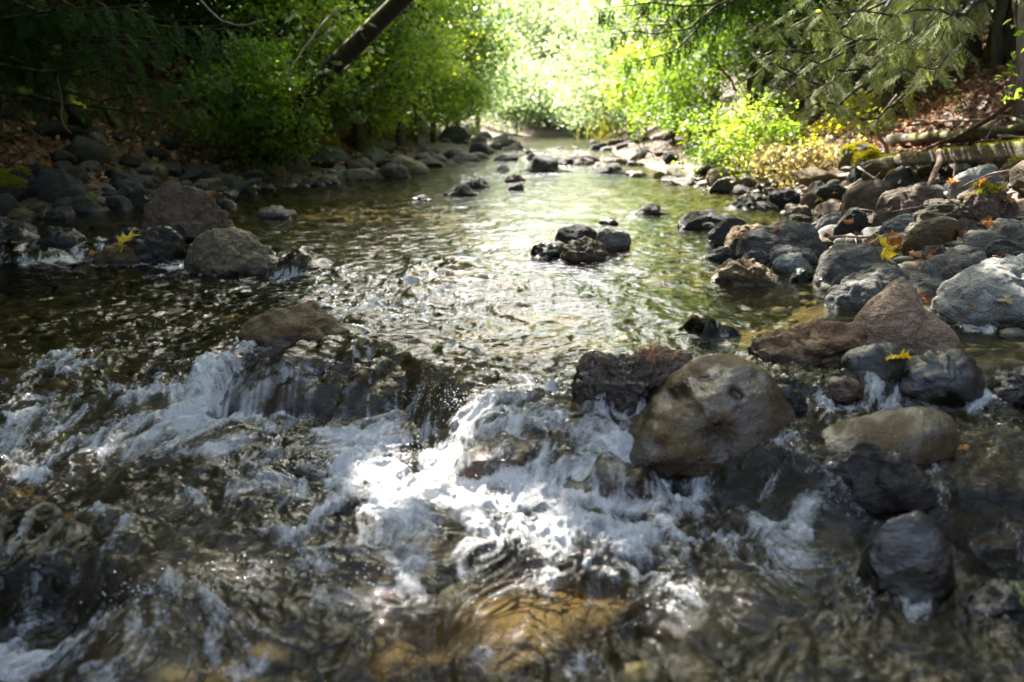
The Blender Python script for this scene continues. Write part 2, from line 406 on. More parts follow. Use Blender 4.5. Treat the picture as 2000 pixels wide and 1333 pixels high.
# ------------------------------------------------------------------ ground sheet (bed, banks, forest floor to the horizon)
def build_ground():
    xs = np.concatenate([np.linspace(-160, -14, 30), np.linspace(-13.8, -7, 40), np.linspace(-6.9, 6.9, 300), np.linspace(7, 13.8, 40), np.linspace(14, 160, 30)])
    ys = np.concatenate([np.linspace(-60, -1, 20), np.linspace(-0.8, 16, 380), np.linspace(16.1, 60, 200), np.linspace(62, 260, 30)])
    X, Y = np.meshgrid(xs, ys); Z = terrain(X.ravel(), Y.ravel()).reshape(X.shape)
    nx, ny = len(xs), len(ys); i = np.arange(nx * ny).reshape(ny, nx)
    Fc = np.stack([i[:-1, :-1], i[:-1, 1:], i[1:, 1:], i[1:, :-1]], -1).reshape(-1, 4)
    V = np.stack([X.ravel(), Y.ravel(), Z.ravel()], 1)
    bed = (1 - sstep(V[:, 2] - level(V[:, 0], V[:, 1]), 0.03, 0.25))
    obj('ground', mesh_np('ground', V, Fc, ground_mat(), vattr={'bed': bed}), kind='structure')
build_ground()

# ------------------------------------------------------------------ rocks
LAND = []          # (x, y, short name) landmarks for the labels of the small rocks
COLL = []
ROCKS = []         # (x, y, r)
DRAPE = []         # rock trees over which water runs
def facet(V, n, depth, rs):
    for _ in range(n):
        d = rs.normal(size=3); d /= np.linalg.norm(d); c = 1 - depth * rs.uniform(0.3, 1.0)
        k = V @ d - c; m = k > 0; V[m] -= np.outer(k[m] * 0.93, d)
    return V
def mossify(o, me_V, me_F, mat, thr, seed, up=0.2, thick=0.012, where=None):
    """a child shell of fuzz over the mossy faces"""
    tri = me_V[me_F]; nrm = np.cross(tri[:, 1] - tri[:, 0], tri[:, 2] - tri[:, 0]); ar = np.linalg.norm(nrm, axis=1); nrm /= ar[:, None] + 1e-12
    c = tri.mean(1); k = fbm3(c * 7, 3, seed) + (nrm[:, 2] - up) * 1.2
    if where is not None: k = k + where(c)
    m = np.nonzero(k > thr)[0]
    if len(m) < 60: return
    rs = np.random.default_rng(seed); p = ar[m] / ar[m].sum()
    n = int(min(14000, max(500, ar[m].sum() * 0.5 * 90000)))
    pick = m[rs.choice(len(m), n, p=p)]; bb = rs.dirichlet((1, 1, 1), n)
    pos = (tri[pick] * bb[:, :, None]).sum(1) + nrm[pick] * (rs.uniform(0, 1, n) * thick)[:, None]
    d = nrm[pick] + rs.normal(size=(n, 3)) * 0.6; d /= np.linalg.norm(d, axis=1)[:, None]
    V, Fc, r = leaves(pos, d, rs.uniform(.006, .014, n) , rs, along=True)
    obj('moss', mesh_np('moss', V, Fc, M_MOSSF, fattr={'rnd': r}), parent=o)
def leaves(pos, nrm, size, rs, along=False, aspect=0.62, fold=0.18, rnd=None, dirs=None):
    """rhombic folded leaf quads; nrm is the leaf normal, or its long axis when along"""
    n = len(pos); size = np.asarray(size) * np.ones(n)
    q = rs.normal(size=(n, 3)) if dirs is None else dirs
    if along: a = nrm; b_ = np.cross(a, q); b_ /= np.linalg.norm(b_, axis=1)[:, None] + 1e-9; u = np.cross(b_, a)
    else:
        u = nrm / (np.linalg.norm(nrm, axis=1)[:, None] + 1e-9); a = q - u * (q * u).sum(1)[:, None]; a /= np.linalg.norm(a, axis=1)[:, None] + 1e-9; b_ = np.cross(u, a)
    s = size[:, None]
    V = np.stack([pos, pos + a * s * 0.5 + b_ * s * aspect * 0.5 + u * s * fold, pos + a * s, pos + a * s * 0.5 - b_ * s * aspect * 0.5 + u * s * fold], 1).reshape(-1, 3)
    Fc = np.arange(4 * n).reshape(n, 4)
    return V, Fc, (rs.uniform(0, 1, n) if rnd is None else rnd)

def hero(name, outline, front, col, label, sub=5, fac=(10, 0.22), rough=(0.05, 5.0), ridged=0.0, lift=0.0, depth=None, wet=0.03, moss=None, drape=False, short=None, cat='rock', Yc=None, pits=None, wetall=0.0, strata=0.0, tilt=0.0, smooth=0):
    """a boulder with a given front outline (top side, photo pixels, left to right), real depth, noise and facets.
    front: pixel row where its front foot meets water or ground"""
    seed = int(abs(outline[0][0] * 7 + outline[1][1] * 3)) % 9973; rs = np.random.default_rng(seed)
    ol = np.array(outline, float); xl, xr = ol[0, 0], ol[-1, 0]; cx = (xl + xr) / 2; wpx = xr - xl
    fp = ground_hit(cx, front)
    width = wpx * fp[1] / F / (ray(cx, front)[1])
    D = depth if depth else min(width * 0.8, 0.9) * 0.5
    Yc_ = Yc if Yc else fp[1] + D * 0.85
    sY = Yc_ / F
    wl = np.array([at(a, b_, Yc_) for a, b_ in ol])     # world outline at the centre plane
    cxw = (wl[0, 0] + wl[-1, 0]) / 2
    zg = float(max(terrain(cxw, Yc_), level(cxw, Yc_))) + lift
    cz = min(zg, wl[:, 2].max() - 0.03)
    th = np.arctan2(np.maximum(wl[:, 2] - cz, -0.2), wl[:, 0] - cxw); rr = 1.035 * np.hypot(wl[:, 0] - cxw, wl[:, 2] - cz)
    o_ = np.argsort(th); th, rr = th[o_], rr[o_]
    V, Fc = ico(sub); V = V.copy()
    V = facet(V, fac[0], fac[1], rs)
    ang = np.arctan2(V[:, 2], V[:, 0]); rad = np.hypot(V[:, 0], V[:, 2])
    lo = -math.pi / 2
    low = width * 0.42; sd = width * 0.52
    tt = np.concatenate([[0.0, -math.pi * .78, lo, -math.pi * .22], th, [math.pi * 1.22, math.pi * 1.5]])
    rq = np.concatenate([[rr[-1], sd, low, sd], rr, [sd, low]])
    kk = np.ones(len(tt), bool); kk[3] = th.min() > -math.pi * .2; kk[-2] = th.max() < math.pi * 1.2; tt, rq = tt[kk], rq[kk]
    if th[-1] < math.pi * 0.98: pass
    tt[0] = th[-1] - 2 * math.pi
    oo = np.argsort(tt); tt, rq = tt[oo], rq[oo]
    r = np.interp(ang, tt, rq)
    top = wl[:, 2].max() - cz
    P = np.stack([rad * r * np.cos(ang), V[:, 1] * D, rad * r * np.sin(ang)], 1)
    P[:, 1] += tilt * P[:, 2]
    sc = max(width, 0.15)
    nv = V * 1.0 + seed * 0.37
    dsp = fbm3(nv * rough[1] * 0.35, 5, seed, 0.55) * rough[0] * 0.7
    if ridged: dsp = dsp + (0.5 - np.abs(fbm3(nv * rough[1] * 0.5 + 3, 5, seed + 5, 0.6))) * ridged
    nn_ = P / (np.linalg.norm(P, axis=1)[:, None] + 1e-9)
    P = P + nn_ * (dsp * min(sc, 0.5))[:, None]
    if pits:
        for (ppx, ppy, pr, pd) in pits:
            d = ray(ppx, ppy); o3 = np.array([0, 0, CAMZ]); base = np.array([cxw, Yc_, cz])
            W = P + base - o3; dn = d / np.linalg.norm(d); proj = W @ dn
            dist = np.linalg.norm(W - np.outer(proj, dn), axis=1); frontside = P[:, 1] < 0.1 * D
            k = np.exp(-(dist / (pr * sY)) ** 2) * pd * frontside
            P = P + np.outer(k, dn)
    base = np.array([cxw, Yc_, cz])
    W = P + base
    wv = 1 - sstep(W[:, 2] - level(W[:, 0], W[:, 1]) - wet * (0.6 + 0.8 * n3(W * 9, 2)), 0, 0.025 + wet * 0.3)
    m = rmat(col, wetall=wetall, strata=strata, smooth=smooth)
    o = obj(name, mesh_np(name, P, Fc, m, vattr={'wet': wv}), label=label, cat=cat, loc=base)
    if moss: mossify(o, P, Fc, None, moss[0], seed, where=(moss[1] if len(moss) > 1 else None))
    if drape: DRAPE.append((W, Fc, drape if not isinstance(drape, bool) else 0.01))
    ROCKS.append((cxw, Yc_, width * 0.5)); COLL.append((cxw, Yc_, width * 0.5, D)); LAND.append((cxw, Yc_, short or label))
    return o

# --- near boulders (pixels of the photograph)
hero('boulder', [(1180, 905), (1212, 850), (1262, 795), (1300, 755), (1345, 722), (1398, 708), (1452, 706), (1495, 722), (1530, 772), (1550, 820), (1562, 875), (1566, 925)], 945, 'olive',
     'large smooth olive brown boulder with two dark hollows standing in the white water', 6, (5, 0.10), (0.035, 3.2), 0.015, wet=0.14, depth=0.22, short='the big olive boulder', wetall=1.0, smooth=1,
     pits=[(1312, 778, 18, .045), (1545, 800, 8, .02), (1550, 860, 8, .03),  (1330, 764, 12, .02), (1434, 766, 9, .03), (1444, 775, 8, .025), (1405, 860, 34, .045), (1360, 800, 10, .012), (1480, 735, 8, .012), (1545, 850, 10, .02), (1290, 870, 14, .02)])
hero('boulder', [(1580, 900), (1593, 868), (1640, 840), (1700, 826), (1760, 814), (1812, 806), (1845, 814), (1858, 845), (1850, 885)], 925, 'olive',
     'long smooth grey brown boulder lying right of the big olive boulder', 5, (6, 0.1), (0.04, 3), wet=0.03, short='the long smooth boulder', wetall=0.8, smooth=1)
hero('boulder', [(1632, 965), (1636, 905), (1668, 878), (1740, 888), (1800, 922), (1828, 955), (1836, 985)], 1012, 'black',
     'dark blotchy boulder in front of the long smooth one at lower right', 5, (8, 0.2), (0.09, 7), 0.02, wet=0.05, wetall=0.5, short='the dark blotchy boulder')
hero('boulder', [(1685, 1120), (1700, 1060), (1735, 1022), (1790, 1008), (1832, 1035), (1852, 1090), (1855, 1130)], 1168, 'black',
     'black rounded wet boulder at lower right beside the ledge', 5, (7, 0.18), (0.08, 6), 0.015, wet=0.2, wetall=1.0, smooth=1, short='the black wet boulder')
hero('rock', [(1820, 1085), (1850, 1035), (1920, 1020), (2000, 1028), (2060, 1050), (2080, 1080)], 1105, 'rust',
     'low wet brown ledge at the right edge with water spilling over it', 5, (9, 0.25), (0.08, 5), 0.03, wet=0.2, drape=0.008, short='the right ledge')
hero('rock', [(1880, 1185), (1930, 1162), (1975, 1148), (2030, 1155), (2060, 1195)], 1222, 'dark', 'streaked wet rock low at the right edge below the ledge', 4, (9, 0.25), (0.12, 6), 0.08, wet=0.2, short='the streaked rock')
hero('boulder', [(1664, 645), (1690, 608), (1728, 574), (1750, 554), (1762, 546), (1784, 566), (1800, 600), (1830, 622), (1852, 648), (1862, 672), (1858, 692)], 704, 'clay',
     'reddish brown pointed boulder standing above the others at right', 6, (4, 0.08), (0.05, 4), 0.01, wet=0.02, depth=0.13, short='the pointed brown boulder')
hero('rock', [(1470, 690), (1500, 662), (1560, 650), (1620, 641), (1668, 650), (1690, 676), (1694, 700)], 712, 'rust',
     'mottled brown and cream rock left of the pointed boulder', 5, (8, 0.2), (0.10, 7), 0.04, wet=0.02, short='the mottled rock', wetall=0.6)
hero('rock', [(1649, 705), (1665, 685), (1720, 682), (1768, 690), (1784, 718)], 750, 'dark', 'dark wet rock carrying a curled yellow leaf below the pointed boulder', 5, (6, 0.15), (0.07, 4), 0.02, wet=0.03, short='the leaf rock', wetall=1.0, smooth=1)
hero('boulder', [(1738, 760), (1758, 722), (1800, 702), (1850, 694), (1892, 700), (1914, 728), (1916, 760)], 788, 'black', 'black wet rounded boulder right of the rock with the curled leaf', 5, (6, 0.15), (0.08, 4), 0.03, wet=0.15, short='the black round boulder', wetall=1.0, smooth=1)
hero('rock', [(1915, 785), (1950, 752), (2000, 735), (2050, 738), (2080, 780)], 800, 'dark', 'dark layered rock cut off by the right edge beside the black boulder', 5, (9, 0.25), (0.1, 5), 0.06, wet=0.1, short='the layered edge rock', wetall=1.0)
hero('rock', [(1603, 772), (1628, 745), (1655, 744), (1682, 766), (1700, 785)], 795, 'rust', 'small amber brown wet rock with water washing round it', 4, (6, 0.2), (0.1, 5), 0.03, wet=0.2, short='the amber rock')
hero('rock', [(1503, 795), (1514, 745), (1542, 760), (1575, 792)], 805, 'black', 'small black wet rock wedged behind the right side of the big olive boulder', 4, (7, 0.2), (0.08, 5), 0.03, wet=0.2, short='the black wedge rock')
hero('boulder', [(1120, 760), (1155, 712), (1215, 690), (1285, 690), (1340, 696), (1368, 720), (1350, 760)], 800, 'brown', 'rough purplish boulder with pine needles behind the left shoulder of the big olive boulder', 6, (12, 0.28), (0.10, 6), 0.07, wet=0.1, short='the rough purplish boulder', wetall=0.8, drape=-0.012)
hero('boulder', [(420, 775), (465, 728), (535, 697), (615, 684), (710, 685), (790, 702), (852, 742), (900, 785), (922, 808)], 815, 'rust', 'wide brown boulder under the small waterfall in the middle of the stream', 6, (8, 0.2), (0.06, 4.5), 0.03, wet=0.3, depth=0.26, tilt=0.7, drape=0.010, short='the waterfall boulder', strata=0.5)
hero('boulder', [(476, 660), (500, 624), (558, 606), (622, 612), (668, 636), (708, 658)], 684, 'olive', 'dark olive boulder with green moss just above the small waterfall', 5, (7, 0.16), (0.08, 4.5), 0.03, wet=0.035, short='the mossy mid boulder', wetall=0.4, moss=(1.45,))
hero('rock', [(883, 920), (908, 882), (960, 864), (1010, 867), (1045, 870), (1064, 898), (1064, 925)], 938, 'rust', 'dark knobbly rock in the white water below the waterfall', 5, (8, 0.2), (0.10, 4), 0.02, wet=0.3, drape=0.002, short='the knobbly rock')
hero('rock', [(1095, 965), (1150, 930), (1230, 922), (1295, 955)], 990, 'rust', 'low brown rock washed over by water left of the big olive boulder', 5, (7, 0.15), (0.08, 4), 0.02, wet=0.3, drape=0.008, short='the washed rock')
hero('boulder', [(299, 452), (302, 412), (328, 386), (378, 379), (410, 398), (437, 430), (455, 458)], 474, 'brown', 'large deeply wrinkled grey brown boulder at left, tallest of the left cluster', 6, (6, 0.16), (0.08, 5), 0.12, wet=0.02, short='the wrinkled boulder')
hero('boulder', [(367, 512), (384, 482), (430, 446), (470, 455), (512, 482), (545, 505), (556, 525)], 538, 'tan', 'tan peaked boulder in front of the wrinkled one at left', 6, (8, 0.2), (0.09, 5), 0.05, wet=0.04, short='the tan peaked boulder', moss=(1.7,))
hero('rock', [(520, 528), (560, 508), (620, 508), (664, 526)], 534, 'rust', 'low wet ledge trailing right from the tan peaked boulder', 5, (8, 0.2), (0.10, 5), 0.03, wet=0.2, drape=0.008, short='the trailing ledge')
hero('boulder', [(208, 500), (232, 460), (288, 441), (332, 455), (354, 480), (352, 508)], 517, 'black', 'dark blue black wet boulder left of the tan peaked one', 5, (7, 0.2), (0.1, 5), 0.08, wet=0.1, short='the blue black boulder', wetall=1.0)
hero('rock', [(186, 515), (205, 492), (245, 478), (272, 492), (288, 512)], 522, 'olive', 'small olive rock with a yellow leaf on it at left', 4, (6, 0.2), (0.08, 5), 0.04, wet=0.03, short='the small olive rock')
hero('boulder', [(-70, 485), (-40, 446), (5, 434), (48, 444), (68, 468), (74, 490)], 495, 'black', 'dark wet boulder cut off by the left edge', 5, (7, 0.2), (0.1, 5), 0.08, wet=0.12, short='the left edge boulder')
hero('rock', [(72, 486), (90, 456), (122, 450), (152, 462), (165, 486)], 492, 'black', 'small dark wet rock right of the left edge boulder', 4, (7, 0.2), (0.1, 5), 0.08, wet=0.12, short='the small wet rock')
hero('rock', [(-40, 510), (0, 492), (60, 490), (120, 492), (146, 508)], 517, 'black', 'low black ledge below the left edge boulder', 4, (8, 0.25), (0.1, 5), 0.03, wet=0.2, short='the low black ledge', drape=0.006)
hero('boulder', [(1086, 470), (1090, 451), (1112, 444), (1150, 446), (1170, 460), (1170, 472)], 478, 'dark', 'left stone of the grey pair in midstream, dark and rounded', 5, (6, 0.16), (0.06, 4), 0.03, wet=0.015, short='the midstream pair')
hero('boulder', [(1164, 474), (1170, 453), (1196, 445), (1222, 453), (1229, 480)], 488, 'grey', 'right stone of the grey pair in midstream, pale with a flat top', 5, (6, 0.2), (0.06, 4), 0.04, wet=0.015, short='the midstream pair')
hero('rock', [(1090, 500), (1112, 477), (1140, 470), (1168, 476), (1188, 500)], 510, 'rust', 'shiny wet brown rock in front of the midstream pair', 5, (6, 0.2), (0.1, 5), 0.06, wet=0.2, short='the shiny brown rock')
hero('rock', [(1035, 498), (1050, 479), (1075, 474), (1100, 482), (1105, 500)], 503, 'black', 'low black wet rock left of the shiny brown one in midstream', 4, (6, 0.2), (0.1, 5), 0.06, wet=0.2, short='the low black rock')
hero('rock', [(1410, 700), (1440, 668), (1380, 640), (1330, 640), (1300, 655)][::-1], 662, 'black', 'barely covered dark rock with sheeting water in the right channel', 4, (6, 0.2), (0.1, 5), 0.06, wet=0.2, drape=0.006, short='the sheeting rock') if False else None
hero('rock', [(1305, 655), (1340, 640), (1400, 637), (1450, 655)], 663, 'black', 'barely covered dark rock with water sheeting over it in the right channel', 4, (4, 0.15), (0.05, 4), 0.01, wet=0.2, drape=0.010, short='the sheeting rock')
hero('boulder', [(-90, 1150), (-20, 1085), (80, 1052), (165, 1062), (222, 1110), (240, 1175)], 1212, 'black', 'dark wet boulder at the lower left edge with water sheeting down its face', 5, (7, 0.15), (0.07, 5), 0.03, wet=0.3, drape=0.004, short='the lower left boulder')
# small stones in midstream
for ol, fr, c, lb, sh in [
    ([(896, 364), (925, 353), (948, 354), (957, 366)], 368, 'dark', 'pointed dark stone, largest of the small ones in the bright upper water', 'the pointed stone'),
    ([(868, 379), (890, 371), (925, 373), (934, 381)], 383, 'dark', 'flat dark stone below the pointed one in the upper water', 'the flat dark stone'),
    ([(800, 391), (815, 386), (835, 387), (844, 391)], 393, 'dark', 'smallest flat stone at the left in the bright upper water', 'the smallest flat stone'),
    ([(985, 352), (1000, 345), (1018, 346), (1026, 353)], 355, 'brown', 'round brown stone in the upper water, farther of two', 'the far round stone'),
    ([(993, 370), (1005, 360), (1018, 361), (1024, 371)], 372, 'dark', 'round dark stone in the upper water, nearer of two', 'the near round stone'),
    ([(1168, 437), (1182, 430), (1200, 431), (1208, 438)], 439, 'black', 'tiny black stone above the midstream pair', 'the tiny black stone'),
    ([(412, 404), (425, 391), (445, 391), (462, 404)], 406, 'black', 'low black stone right behind the wrinkled boulder', 'the low black stone'),
    ([(503, 424), (525, 405), (555, 408), (580, 426)], 428, 'grey', 'low grey stone in the water right of the wrinkled boulder', 'the low grey stone'),
    ([(478, 377), (485, 366), (495, 365), (502, 378)], 379, 'black', 'small upright black stone near the left shore', 'the upright black stone'),
    ([(1228, 418), (1250, 411), (1290, 412), (1310, 419)], 421, 'dark', 'long flat dark stone awash in midstream', 'the long awash stone'),
    ([(1440, 515), (1462, 497), (1485, 493), (1505, 514)], 518, 'dark', 'small dark green stone at the foot of the grey dome', 'the dark green stone'),
    ([(1085, 320), (1100, 314), (1130, 315), (1145, 321)], 322, 'dark', 'dark stone in the far riffle', 'the far riffle stone'),
    ([(1120, 322), (1135, 309), (1150, 310), (1165, 322)], 323, 'brown', 'brown stone in the far riffle close to the right shore', 'the far brown stone'),
    ([(1010, 334), (1030, 328), (1090, 330), (1120, 335)], 336, 'black', 'long low black stone lying across the far riffle', 'the long low stone'),
    ([(1150, 338), (1180, 329), (1215, 331), (1230, 339)], 340, 'black', 'low black stone at the right end of the far riffle', 'the riffle end stone')]:
    hero('stone', ol, fr, c, lb, 4, (6, 0.2), (0.08, 5), 0.03, wet=0.02, short=sh)

# --- right shore
for ol, fr, c, lb, sh, kw in [
    ([(1330, 442), (1342, 424), (1375, 417), (1415, 419), (1458, 432), (1460, 446)], 450, 'dark', 'long flat dark rock nearest the water at the right shore', 'the long flat rock', {}),
    ([(1384, 475), (1392, 448), (1418, 430), (1450, 430), (1460, 444), (1440, 474)], 484, 'dark', 'leaning dark rock on the end of the long flat one', 'the leaning dark rock', dict(rough=(0.1, 6), ridged=0.06)),
    ([(1412, 486), (1425, 455), (1460, 440), (1500, 445), (1520, 470), (1515, 490)], 492, 'olive', 'olive rock with moss flecks between the leaning dark rock and the grey dome', 'the olive shore rock', dict(ridged=0.06)),
    ([(1444, 500), (1462, 462), (1510, 445), (1550, 441), (1590, 447), (1612, 470), (1622, 505)], 512, 'blue', 'large blue grey dome shaped rock at the water edge', 'the grey dome', dict(sub=6)),
    ([(1496, 512), (1505, 492), (1550, 484), (1588, 494), (1596, 516)], 520, 'blue', 'flat topped grey stone against the foot of the grey dome', 'the flat topped stone', {}),
    ([(1506, 528), (1522, 505), (1550, 497), (1575, 505), (1584, 528)], 535, 'pale', 'small whitish stone at the water edge below the grey dome', 'the whitish stone', {}),
    ([(1374, 505), (1390, 490), (1425, 488), (1442, 505)], 511, 'black', 'low black wet stone in the shallows left of the grey dome', 'the low wet stone', dict(wetall=1.0)),
    ([(1378, 556), (1410, 530), (1450, 516), (1490, 520), (1515, 545), (1525, 556)], 560, 'olive', 'brown rock furred with dead moss in the shallows', 'the furred rock', dict(ridged=0.05, rough=(0.1, 7))),
    ([(1544, 546), (1552, 530), (1575, 526), (1592, 545)], 549, 'black', 'small shiny black stone right of the whitish stone', 'the shiny black stone', dict(wetall=1.0)),
    ([(1590, 548), (1602, 515), (1650, 485), (1710, 488), (1745, 515), (1750, 550)], 562, 'grey', 'broad grey green slab sloping to the water under the yellow leaf', 'the leaf slab', {}),
    ([(1634, 590), (1650, 548), (1700, 528), (1760, 535), (1790, 560), (1792, 590)], 597, 'blue', 'blue grey rock with a yellow lichen patch above the water', 'the lichen rock', {}),
    ([(1612, 598), (1640, 565), (1680, 548), (1712, 555), (1732, 598)], 608, 'blue', 'grey green rock at the water edge left of the pointed boulder', 'the green grey rock', {}),
    ([(1740, 590), (1770, 556), (1820, 545), (1870, 552), (1890, 585)], 590, 'blue', 'low grey rock behind the pointed boulder', 'the low back rock', {}),
    ([(1820, 620), (1850, 565), (1900, 532), (1960, 515), (2020, 505), (2080, 520), (2130, 620)], 642, 'pale', 'huge pale grey boulder at the right edge', 'the huge pale boulder', dict(sub=6, wet=0.03)),
    ([(1796, 558), (1810, 520), (1850, 502), (1900, 500), (1950, 520), (1968, 555)], 560, 'grey', 'wide grey rock behind the huge pale boulder', 'the wide grey rock', dict(lift=0.0)),
    ([(1962, 560), (1975, 520), (2010, 498), (2060, 520), (2070, 560)], 560, 'grey', 'rounded grey rock at the right edge above the huge pale boulder', 'the edge grey rock', {}),
    ([(1764, 490), (1775, 455), (1810, 432), (1850, 427), (1870, 440), (1862, 475), (1830, 497)], 502, 'olive', 'smooth egg shaped olive grey rock tilted on the shore', 'the egg rock', dict(fac=(2, .05))),
    ([(1634, 465), (1640, 425), (1660, 407), (1685, 415), (1703, 440), (1704, 464)], 468, 'black', 'angular charcoal rock with sharp edges on the shore', 'the charcoal rock', dict(fac=(14, .4), wet=0.0)),
    ([(1722, 462), (1726, 436), (1765, 423), (1805, 424), (1850, 446), (1810, 470)], 472, 'pale', 'pale slab with a dark stripe beside the egg shaped rock', 'the striped slab', dict(strata=0.8)),
    ([(1780, 450), (1800, 418), (1850, 398), (1900, 408), (1950, 385), (1968, 410), (1965, 448)], 452, 'tan', 'large ridged tan grey rock behind the egg shaped one', 'the ridged tan rock', dict(ridged=0.08, sub=6)),
    ([(1870, 420), (1880, 385), (1920, 368), (1960, 382), (1972, 440)], 445, 'brown', 'tall brown rock with a mossy crown at the right', 'the moss crowned rock', dict(ridged=0.1, moss=(1.2,))),
    ([(1854, 385), (1860, 358), (1900, 332), (1938, 324), (1950, 345), (1930, 385)], 396, 'pale', 'pale smooth slab leaning up the bank at the right', 'the leaning pale slab', dict(fac=(10, .3))),
    ([(1712, 425), (1730, 385), (1775, 364), (1815, 370), (1845, 400), (1850, 428)], 432, 'brown', 'broad brown grey rock with a cracked face on the shore', 'the cracked rock', dict(ridged=0.08)),
    ([(1640, 415), (1652, 380), (1690, 355), (1725, 353), (1742, 375), (1745, 415)], 422, 'brown', 'rounded brown grey rock catching sun on its left side', 'the sunlit round rock', {}),
    ([(1592, 390), (1600, 368), (1622, 360), (1648, 368), (1655, 392)], 396, 'dark', 'dark rounded rock beside the dry shrub', 'the shrub side rock', {}),
    ([(1497, 402), (1502, 378), (1530, 373), (1560, 378), (1564, 400)], 406, 'black', 'square dark rock at the waterline in front of the dry shrub', 'the square dark rock', dict(fac=(10, .35))),
    ([(1566, 404), (1575, 378), (1588, 374), (1600, 402)], 408, 'brown', 'small upright brown rock right of the square dark one', 'the upright brown rock', {}),
    ([(1408, 408), (1440, 396), (1480, 393), (1515, 406)], 411, 'black', 'long flat black rock poking from the right shore', 'the flat black rock', {}),
    ([(1450, 396), (1465, 383), (1490, 381), (1502, 396)], 399, 'dark', 'low dark rock behind the long flat black one', 'the low dark rock', {}),
    ([(1862, 490), (1880, 458), (1940, 446), (2010, 448), (2050, 485)], 496, 'grey', 'thick grey slab at the right edge above the wide grey rock', 'the thick slab', dict(fac=(12, .35))),
    ([(1912, 518), (1930, 492), (1990, 484), (2050, 495), (2060, 520)], 523, 'dark', 'dark wedge shaped slab under the thick grey slab', 'the dark wedge slab', dict(fac=(12, .35))),
    ([(1804, 500), (1815, 480), (1830, 476), (1852, 500)], 504, 'brown', 'small pinkish pointed stone below the egg shaped rock', 'the pinkish stone', {}),
    ([(1700, 488), (1712, 465), (1740, 458), (1765, 475), (1768, 492)], 495, 'tan', 'pinkish tan stone behind the upright yellow leaf', 'the stone behind the leaf', {}),
    ([(1592, 452), (1605, 430), (1635, 418), (1650, 430), (1650, 455)], 458, 'grey', 'light grey flat stone left of the angular charcoal rock', 'the light flat stone', {}),
    ([(1380, 360), (1388, 335), (1420, 325), (1448, 338), (1455, 365)], 369, 'tan', 'sunlit buff rock at the shore below the shrubs', 'the sunlit buff rock', {}),
    ([(1640, 318), (1650, 292), (1680, 283), (1712, 300), (1718, 320)], 326, 'grey', 'grey rock half covered in yellow moss near the beam end', 'the half mossy rock', dict(moss=(0.5,))),
    ([(1668, 322), (1675, 303), (1695, 298), (1722, 308), (1730, 324)], 328, 'olive', 'yellow moss cushion rock touching the end of the old beam', 'the moss cushion', dict(moss=(-0.6,), fac=(1, .05))),
    ([(1725, 360), (1735, 338), (1765, 331), (1790, 350), (1792, 368)], 370, 'grey', 'rock with a stripe of yellow moss below the old beam', 'the moss striped rock', dict(moss=(1.0,))),
    ([(1655, 355), (1662, 330), (1700, 322), (1722, 335), (1722, 355)], 360, 'dark', 'squared dark rock below the moss cushion', 'the squared rock', dict(fac=(10, .35))),
    ([(1950, 345), (1965, 325), (2010, 322), (2040, 350)], 350, 'olive', 'mossy rock at the right edge behind the leaning pale slab', 'the edge mossy rock', dict(moss=(0.8,))),
    ]:
    kw = dict(kw); d = dict(sub=5, fac=(8, .2), rough=(0.07, 4.5), ridged=0.03, wet=0.02, short=sh); d.update(kw)
    hero('rock', ol, fr, c, lb, **d)
